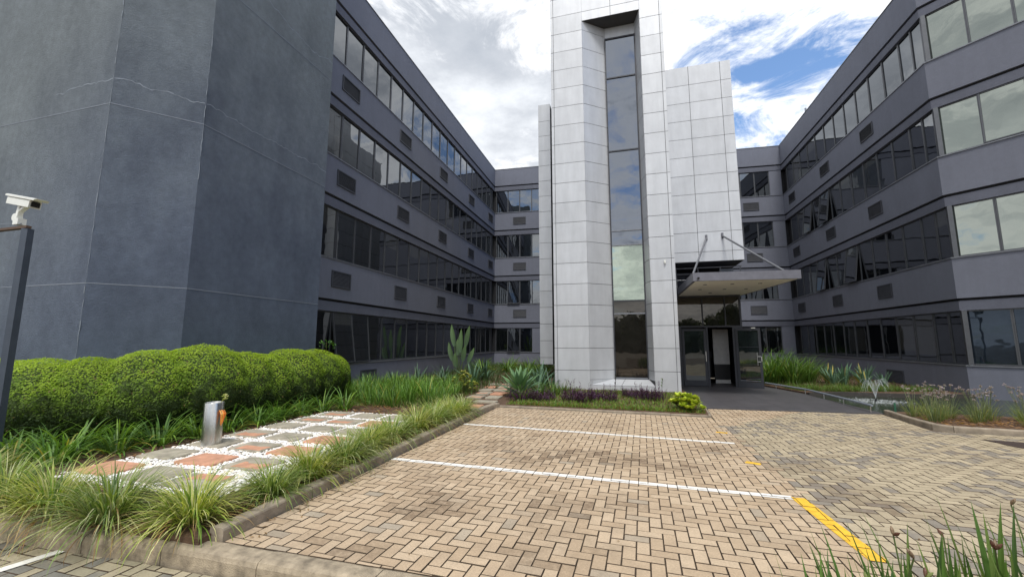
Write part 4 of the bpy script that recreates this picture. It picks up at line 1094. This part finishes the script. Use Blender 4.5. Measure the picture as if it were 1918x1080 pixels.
def ground_cover(name, zone, n, cols, hmin, hmax, label, seed, w=.008, lean=1.0, mat='leaf', z=.05):
    rnd = random.Random(seed); m = MB(); xs = [p[0] for p in zone]; ys_ = [p[1] for p in zone]; c = 0
    while c < n:
        x, y = rnd.uniform(min(xs), max(xs)), rnd.uniform(min(ys_), max(ys_))
        if not all((zone[(i+1) % len(zone)][0]-zone[i][0])*(y-zone[i][1])-(zone[(i+1) % len(zone)][1]-zone[i][1])*(x-zone[i][0]) >= 0 for i in range(len(zone))): continue
        c += 1; nn = .75+.5*noise.noise(Vector((x*2.3, y*2.3, seed)))
        blade(m, (x, y, z), rnd.uniform(0, 6.3), rnd.uniform(hmin, hmax)*nn, w*rnd.uniform(.7, 1.5), rnd.uniform(0, lean), rnd.uniform(0, 1.6), rc(rnd, cols), 3, mat)
    return tag(m.build(name), label, 'ground cover', kind='stuff')
GC = [(.13, .25, .03), (.18, .32, .035), (.10, .19, .03), (.24, .34, .06), (.20, .14, .05)]
ground_cover('ground_cover', [(-2.95, 10.12), (1.62, 9.98), (1.74, 11.2), (1.5, 13.6), (-2.4, 13.8), (-3.0, 12)], 9000, GC, .06, .17, 'low green ground cover in the bed under the clad tower', 3, .014)
ground_cover('ground_cover', [(-2.9, 10.12), (1.62, 9.97), (1.62, 10.35), (-2.9, 10.5)], 3200, GC+[(.28, .15, .05)], .05, .14, 'low green ground cover edging the planting kerb', 5, .012)
ground_cover('grass_edging', [(5.4, 15.1), (6.4, 15.4), (8.3, 15.35), (9.6, 15.8), (9.4, 16.6), (5.1, 16.3)], 7000, [(.09, .19, .03), (.13, .25, .04), (.22, .20, .07), (.16, .26, .05)], .12, .30, 'low grass strip along the pond edge', 6, .009)
ground_cover('rear_undergrowth', [(5.0, 16.3), (9.3, 16.5), (9.6, 24), (4.8, 24)], 3500, [(.08, .13, .03), (.14, .12, .05), (.10, .16, .04)], .1, .35, 'dim undergrowth behind the pond', 7, .016)
ground_cover('rear_undergrowth', [(-8.7, 12.0), (-4.9, 12.5), (-3.0, 14.5), (-3.4, 26.5), (-8.7, 27)][::1], 7000, [(.05, .10, .025), (.08, .14, .03), (.06, .09, .03)], .15, .5, 'dark undergrowth along the left wing wall', 8, .018)
ground_cover('bed_undergrowth', [(-7.9, 8.8), (-4.3, 8.9), (-4.5, 12.5), (-8, 12.5)], 5200, [(.07, .14, .025), (.10, .18, .03), (.2, .18, .06)], .12, .35, 'undergrowth between the strap-leaved plants', 9, .014)

# purple plants
def purple(seed, n=150):
    rnd = random.Random(seed); m = MB()
    for i in range(n):
        a = rnd.uniform(0, 6.3); r = .42*rnd.random()**.5; b = Vector((r*cos(a), r*sin(a), 0)); h = rnd.uniform(.10, .30); d = Vector((rnd.uniform(-.08, .08), rnd.uniform(-.08, .08), h))
        if i < 5: d = Vector((rnd.uniform(-.1, .1), rnd.uniform(-.1, .1), .46))
        m.col = (.07, .03, .06); m.tube([b, b+d], .003, 'leaf', 3, False)
        for k in range(5):
            p = b+d*(.4+.15*k); blade(m, p, rnd.uniform(0, 6.3), rnd.uniform(.05, .10), .022, rnd.uniform(.5, 1.2), rnd.uniform(0, .8), rc(rnd, [(.085, .028, .095), (.12, .04, .12), (.06, .022, .06), (.10, .05, .07)]), 3, 'leaf')
    return m
add_variants('pur', purple, (81, 82))
for x, y, s_, lb in ((-2.75, 11.0, .9, 'purple-leaved plant in front of the agave'), (-2.2, 11.1, .8, 'purple-leaved plant just right of the agave foot'), (-1.25, 11.2, 1.1, 'large purple-leaved plant below the left pier of the clad tower'), (-.65, 11.5, .95, 'purple-leaved plant below the left end of the tower window recess'), (.55, 11.9, 1., 'purple-leaved plant below the right pier of the clad tower'), (.15, 12.4, .8, 'purple-leaved plant below the centre of the window recess')):
    place('pur', 'purple_plant', x, y, .05, lb, 'plant', 'purple plants under the clad tower', s_)
for x, y, h, lb in ((-.35, 12.6, .62, 'thin dark leafy stem in front of the tower window sill'), (.95, 12.9, .5, 'thin green leafy stem in front of the right pier')):
    m = MB(); m.col = (.05, .05, .04); m.tube([(0, 0, 0), (.02, 0, h*.6), (.05, 0, h)], .006, 'leaf', 4)
    for k in range(9): blade(m, (.02+.003*k, 0, h*(.45+.06*k)), k*2.1, .11, .03, .9, .5, (.05, .06, .035) if x < 0 else (.12, .2, .05), 3)
    o = m.build('leafy_stem'); o.location = (x, y, .05); tag(o, lb, 'plant')

# society garlic in the pond bed
def garlic(seed):
    rnd = random.Random(seed); m = strap(seed, 90, .42, .008, [(.12, .20, .06), (.18, .26, .08), (.24, .28, .10), (.32, .34, .12)], (.05, .8), (.2, 1.2), .12, fold=0)
    for k in range(11):
        a = rnd.uniform(0, 6.3); l = rnd.uniform(.05, .3); top = Vector((cos(a)*l, sin(a)*l, rnd.uniform(.42, .66)))
        m.col = (.22, .26, .15); m.tube([(cos(a)*.05, sin(a)*.05, 0), top*.6, top], .0035, 'leaf', 4, False)
        for q in range(12):
            b, c = rnd.uniform(0, 6.3), rnd.uniform(-.3, 1.4); m.col = rnd.choice([(.42, .34, .40), (.5, .44, .46), (.34, .30, .28), (.38, .30, .2)])
            dd = Vector((cos(b)*cos(c), sin(b)*cos(c), sin(c)))*rnd.uniform(.02, .038); m.tube([top, top+dd], [.002, .0055], 'leaf', 4)
    return m
add_variants('gar', garlic, (91, 92, 93))
gl_ = [(5.75, 10.75), (5.95, 10.35), (6.3, 10.75), (6.45, 10.2), (6.85, 10.55), (7.05, 9.95), (7.45, 10.6), (7.7, 10.1), (8.1, 10.4), (6.2, 11.05), (7.0, 11.0), (8.7, 9.9), (7.6, 9.75), (5.72, 10.15)]
gn = ['nearest the green stake', 'second from the green stake', 'behind the dead leaves', 'in the middle beside the kerb bend', 'in the middle of the bed', 'near the kerb right of the bend', 'tall one below the canted wall corner', 'right of the canted wall corner', 'near the right picture edge', 'at the water behind the stake', 'at the water in the middle', 'farthest right by the kerb', 'low one close to the kerb', 'smallest at the left kerb']
for (x, y), gg in zip(gl_, gn):
    place('gar', 'flowering_clump', x, y, .055, 'pale flowering grassy clump in the pond bed, '+gg, 'plant', 'flowering clumps in the pond bed', rl.uniform(.8, 1.1))

# foreground iris
def iris(seed, n=38):
    rnd = random.Random(seed); m = MB()
    for i in range(n):
        a = rnd.uniform(0, 6.3); r = rnd.uniform(0, .15)
        c = rc(rnd, [(.08, .16, .035), (.11, .20, .04), (.06, .12, .03), (.15, .22, .06)]); L = rnd.uniform(.45, .86); ln = rnd.uniform(0, .28); cu = rnd.uniform(-.05, .3); w_ = rnd.uniform(.020, .036)
        if rnd.random() < .22: c = rc(rnd, [(.40, .32, .18), (.30, .24, .13), (.46, .42, .26)]); cu = rnd.uniform(.8, 2.6); L *= .8; w_ *= .5
        blade(m, (r*cos(a), r*sin(a), 0), a+rnd.uniform(-.6, .6), L, w_, ln, cu, c, 8, 'leaf', .12, 0, lambda u: (.8+.5*u if u < .4 else 1.0*(1-((u-.4)/.6)**2.0)) if u < 1 else 0)
    for i in range(1 + seed % 2):
        a = rnd.uniform(0, 6.3); l = rnd.uniform(.08, .25); top = Vector((cos(a)*l, sin(a)*l, rnd.uniform(.62, .82))); m.col = (.12, .17, .05)
        m.tube([(0, 0, 0), top*.6+Vector((0, 0, .05)), top], .004, 'leaf', 5, False)
        for q in range(rnd.choice((1, 2, 3))):
            m.col = rnd.choice([(.12, .05, .03), (.16, .08, .05), (.15, .18, .05), (.22, .15, .09)]); d_ = Vector((rnd.uniform(-.5, .5), rnd.uniform(-.5, .5), rnd.uniform(.2, 1))).normalized()
            m.tube([top, top+d_*.012, top+d_*.03, top+d_*.048], [.003, .008, .009, .002], 'leaf_thick', 7)
    return m
add_variants('iri', iris, (101, 102, 103, 104))
iz = [(.80, 2.22, .80), (1.02, 2.38, .86), (1.26, 2.52, .86), (1.50, 2.66, .86), (1.76, 2.78, .95), (2.02, 2.86, .88), (1.18, 2.15, .85), (1.45, 2.30, .86), (1.72, 2.42, .88), (1.98, 2.52, .9)]
inn = ['leftmost, leaning over the yellow line', 'second from left with brown seed heads', 'third from left with dry curled leaves', 'middle of the row with tall blades', 'tallest blades near the right picture edge', 'cut by the right picture edge', 'front one below the seed heads', 'front one in the middle', 'front one toward the right', 'front one at the right corner']
for (x, y, s_), gg in zip(iz, inn):
    place('iri', 'iris_clump', x, y, .0, 'sword-leaved iris clump in the near corner, '+gg, 'plant', 'iris clumps in the near corner', s_)
m = MB(); m.prism([(.4, 1.3), (3.4, 1.5), (3.4, 3.1), (1.9, 2.95), (.7, 2.35)], -.1, .02, 'soil'); tag(m.build('near_bed_soil'), kind='structure')

# hedge
def hedge():
    H = empty('clipped_hedge', (-7.5, 6, 0), 'long bright green clipped hedge with rounded billowing tops before the blue-grey stair tower', 'hedge'); abs_parent(H)
    lumps = [(-16, 4.3, .68, 1.6, .62, .66), (-14, 4.3, .68, 1.6, .62, .66), (-12.3, 4.3, .68, 1.5, .6, .65), (-10.9, 4.3, .68, 1.4, .6, .65), (-9.8, 4.28, .68, 1.2, .62, .65), (-8.9, 4.40, .68, 1.0, .66, .66), (-8.3, 4.75, .68, .8, .7, .68),
             (-7.85, 5.25, .72, .78, .85, .75), (-7.62, 5.95, .77, .76, .95, .77), (-7.6, 6.65, .72, .72, .9, .71), (-7.55, 7.25, .67, .66, .85, .68), (-7.5, 7.95, .72, .70, .9, .73), (-7.52, 8.7, .71, .67, .85, .70), (-7.62, 9.3, .66, .62, .7, .66), (-7.9, 9.8, .55, .52, .52, .57)]
    def inside(p, skip, f=.93):
        for i, (x, y, z, rx, ry, rz_) in enumerate(lumps):
            if i == skip: continue
            if ((p.x-x)/rx)**2+((p.y-y)/ry)**2+((p.z-z)/rz_)**2 < f: return True
        return False
    m = MB()
    for (x, y, z, rx, ry, rz_) in lumps:
        n, k = 20, 12; rings = []
        for a in range(1, k):
            ph = pi*a/k; ring_ = []
            for b in range(n):
                th = 2*pi*b/n; dd = Vector((sin(ph)*cos(th)*rx, sin(ph)*sin(th)*ry, cos(ph)*rz_))*.90
                ring_.append(m.vert((x+dd.x, y+dd.y, max(z+dd.z, .25))))
            rings.append(ring_)
        for r0, r1 in zip(rings, rings[1:]):
            for b in range(n): m.face([r0[b], r1[b], r1[(b+1) % n], r0[(b+1) % n]], 'hedge_core')
        m.face(rings[0][::-1], 'hedge_core')
    m.build('inner_twigs', H)
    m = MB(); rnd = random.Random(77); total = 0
    for li, (x, y, z, rx, ry, rz_) in enumerate(lumps):
        cnt = int(14500*(rx+ry)/1.3*(1.0 if li > 4 else .5))
        for _ in range(cnt):
            u = rnd.uniform(-.80, 1); th = rnd.uniform(0, 2*pi); s_ = sqrt(1-u*u)
            d_ = Vector((s_*cos(th), s_*sin(th), u)); q = Vector((d_.x*rx, d_.y*ry, d_.z*rz_))
            nn = noise.noise((Vector((x, y, z))+q)*2.6)*.07+noise.noise((Vector((x, y, z))+q)*6.5)*(.025 if u > .3 else .09)+noise.noise((Vector((x, y, z))+q)*15)*.03
            dep = rnd.random()**2*.09
            p = Vector((x, y, z))+q*(1+nn-dep)
            if p.z < .22 or inside(p, li, .80): continue
            if p.x < -8.08 and p.y > 5.9: continue
            if p.y > 4.85 and p.x < -9.0: continue
            if (p.x+8.56)*.70-(p.y-5.385)*.70 < 0 and p.y > 4.8 and p.x < -8.1: continue
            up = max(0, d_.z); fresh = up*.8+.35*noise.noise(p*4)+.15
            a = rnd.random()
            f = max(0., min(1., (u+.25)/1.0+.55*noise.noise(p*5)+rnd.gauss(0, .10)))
            lo, mi, hi = (.045, .08, .018), (.22, .35, .035), (.42, .56, .055)  # overhead light painted into the leaves: bright on top, dark on the lower sides
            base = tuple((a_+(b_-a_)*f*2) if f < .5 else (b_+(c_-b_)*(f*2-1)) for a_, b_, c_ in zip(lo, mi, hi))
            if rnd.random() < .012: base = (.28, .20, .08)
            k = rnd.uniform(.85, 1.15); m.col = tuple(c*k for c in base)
            nrm = (d_+Vector((rnd.gauss(0, .42), rnd.gauss(0, .42), rnd.gauss(0, .35)+.35))).normalized()
            t1 = nrm.cross(Vector((rnd.gauss(0, 1), rnd.gauss(0, 1), rnd.gauss(0, 1)))).normalized(); t2 = nrm.cross(t1)
            l = rnd.uniform(.013, .024); w = l*.5
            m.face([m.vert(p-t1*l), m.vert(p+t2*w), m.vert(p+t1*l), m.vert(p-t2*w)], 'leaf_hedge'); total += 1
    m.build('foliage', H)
    rnd = random.Random(6)
    for k in range(14):
        x, y = (-7.3+rnd.uniform(-.25, .1), rnd.uniform(4.6, 9.6)) if k < 10 else (rnd.uniform(-11, -8.3), rnd.uniform(4, 4.4))
        m = MB(); m.tube([(x, y, 0), (x+rnd.uniform(-.1, .1), y+rnd.uniform(-.1, .1), .3), (x+rnd.uniform(-.2, .2), y+rnd.uniform(-.2, .2), .6)], [.018, .013, .008], 'bark', 5, False)
        m.build('stem', H)
    # a sprig of another plant showing above the hedge end
    m = MB()
    for k in range(40):
        a = rnd.uniform(0, 6.3); r = rnd.random()*.3
        blade(m, (r*cos(a), r*sin(a), rnd.uniform(-.1, .12)), rnd.uniform(0, 6.3), rnd.uniform(.06, .12), .05, rnd.uniform(.5, 1.3), .6, rc(rnd, [(.08, .20, .04), (.12, .26, .05)]), 3)
    m.col = (.1, .1, .05); m.tube([(0, 0, -1.4), (0, 0, .1)], .01, 'leaf', 5)
    o = m.build('broad_leaf_sprig'); o.location = (-7.98, 9.7, 1.50); tag(o, 'dark leafy sprig sticking up over the right end of the clipped hedge', 'plant')
hedge()

# trees beyond the car park, seen only as reflections
def treeline():
    m = MB(); rnd = random.Random(3)
    for i in range(46):
        x = -60+i*3.2; y = -42+4*sin(i*1.7); m.col = (.03, .045, .02)
        h = 6+3*noise.noise(Vector((i*.7, 0, 0)))+rnd.uniform(-1, 1.5)
        m.tube([(x, y, -.2), (x, y, 1.5), (x, y, h*.5), (x, y, h*.85), (x, y, h)], [1.9, 2.3, 2.2, 1.4, .3], 'leaf_thick', 9)
        for k in range(700):
            a, b = rnd.uniform(0, 6.3), rnd.uniform(-1, 1); s_ = sqrt(1-b*b); rr = rnd.uniform(.7, 1)
            p = Vector((x+s_*cos(a)*2.4*rr, y+s_*sin(a)*2.2*rr, h*.55+b*h*.47*rr)); q = rnd.uniform(.10, .24); m.col = rc(rnd, [(.05, .08, .025), (.07, .11, .03)])
            t1 = Vector((rnd.gauss(0, 1), rnd.gauss(0, 1), rnd.gauss(0, 1))).normalized(); t2 = t1.cross(Vector((rnd.gauss(0, 1), rnd.gauss(0, 1), rnd.gauss(0, 1)))).normalized()
            m.face([m.vert(p-t1*q), m.vert(p+t2*q), m.vert(p+t1*q), m.vert(p-t2*q)], 'leaf')
    tag(m.build('distant_treeline'), 'distant line of trees behind the viewpoint', 'trees', kind='stuff')
treeline()
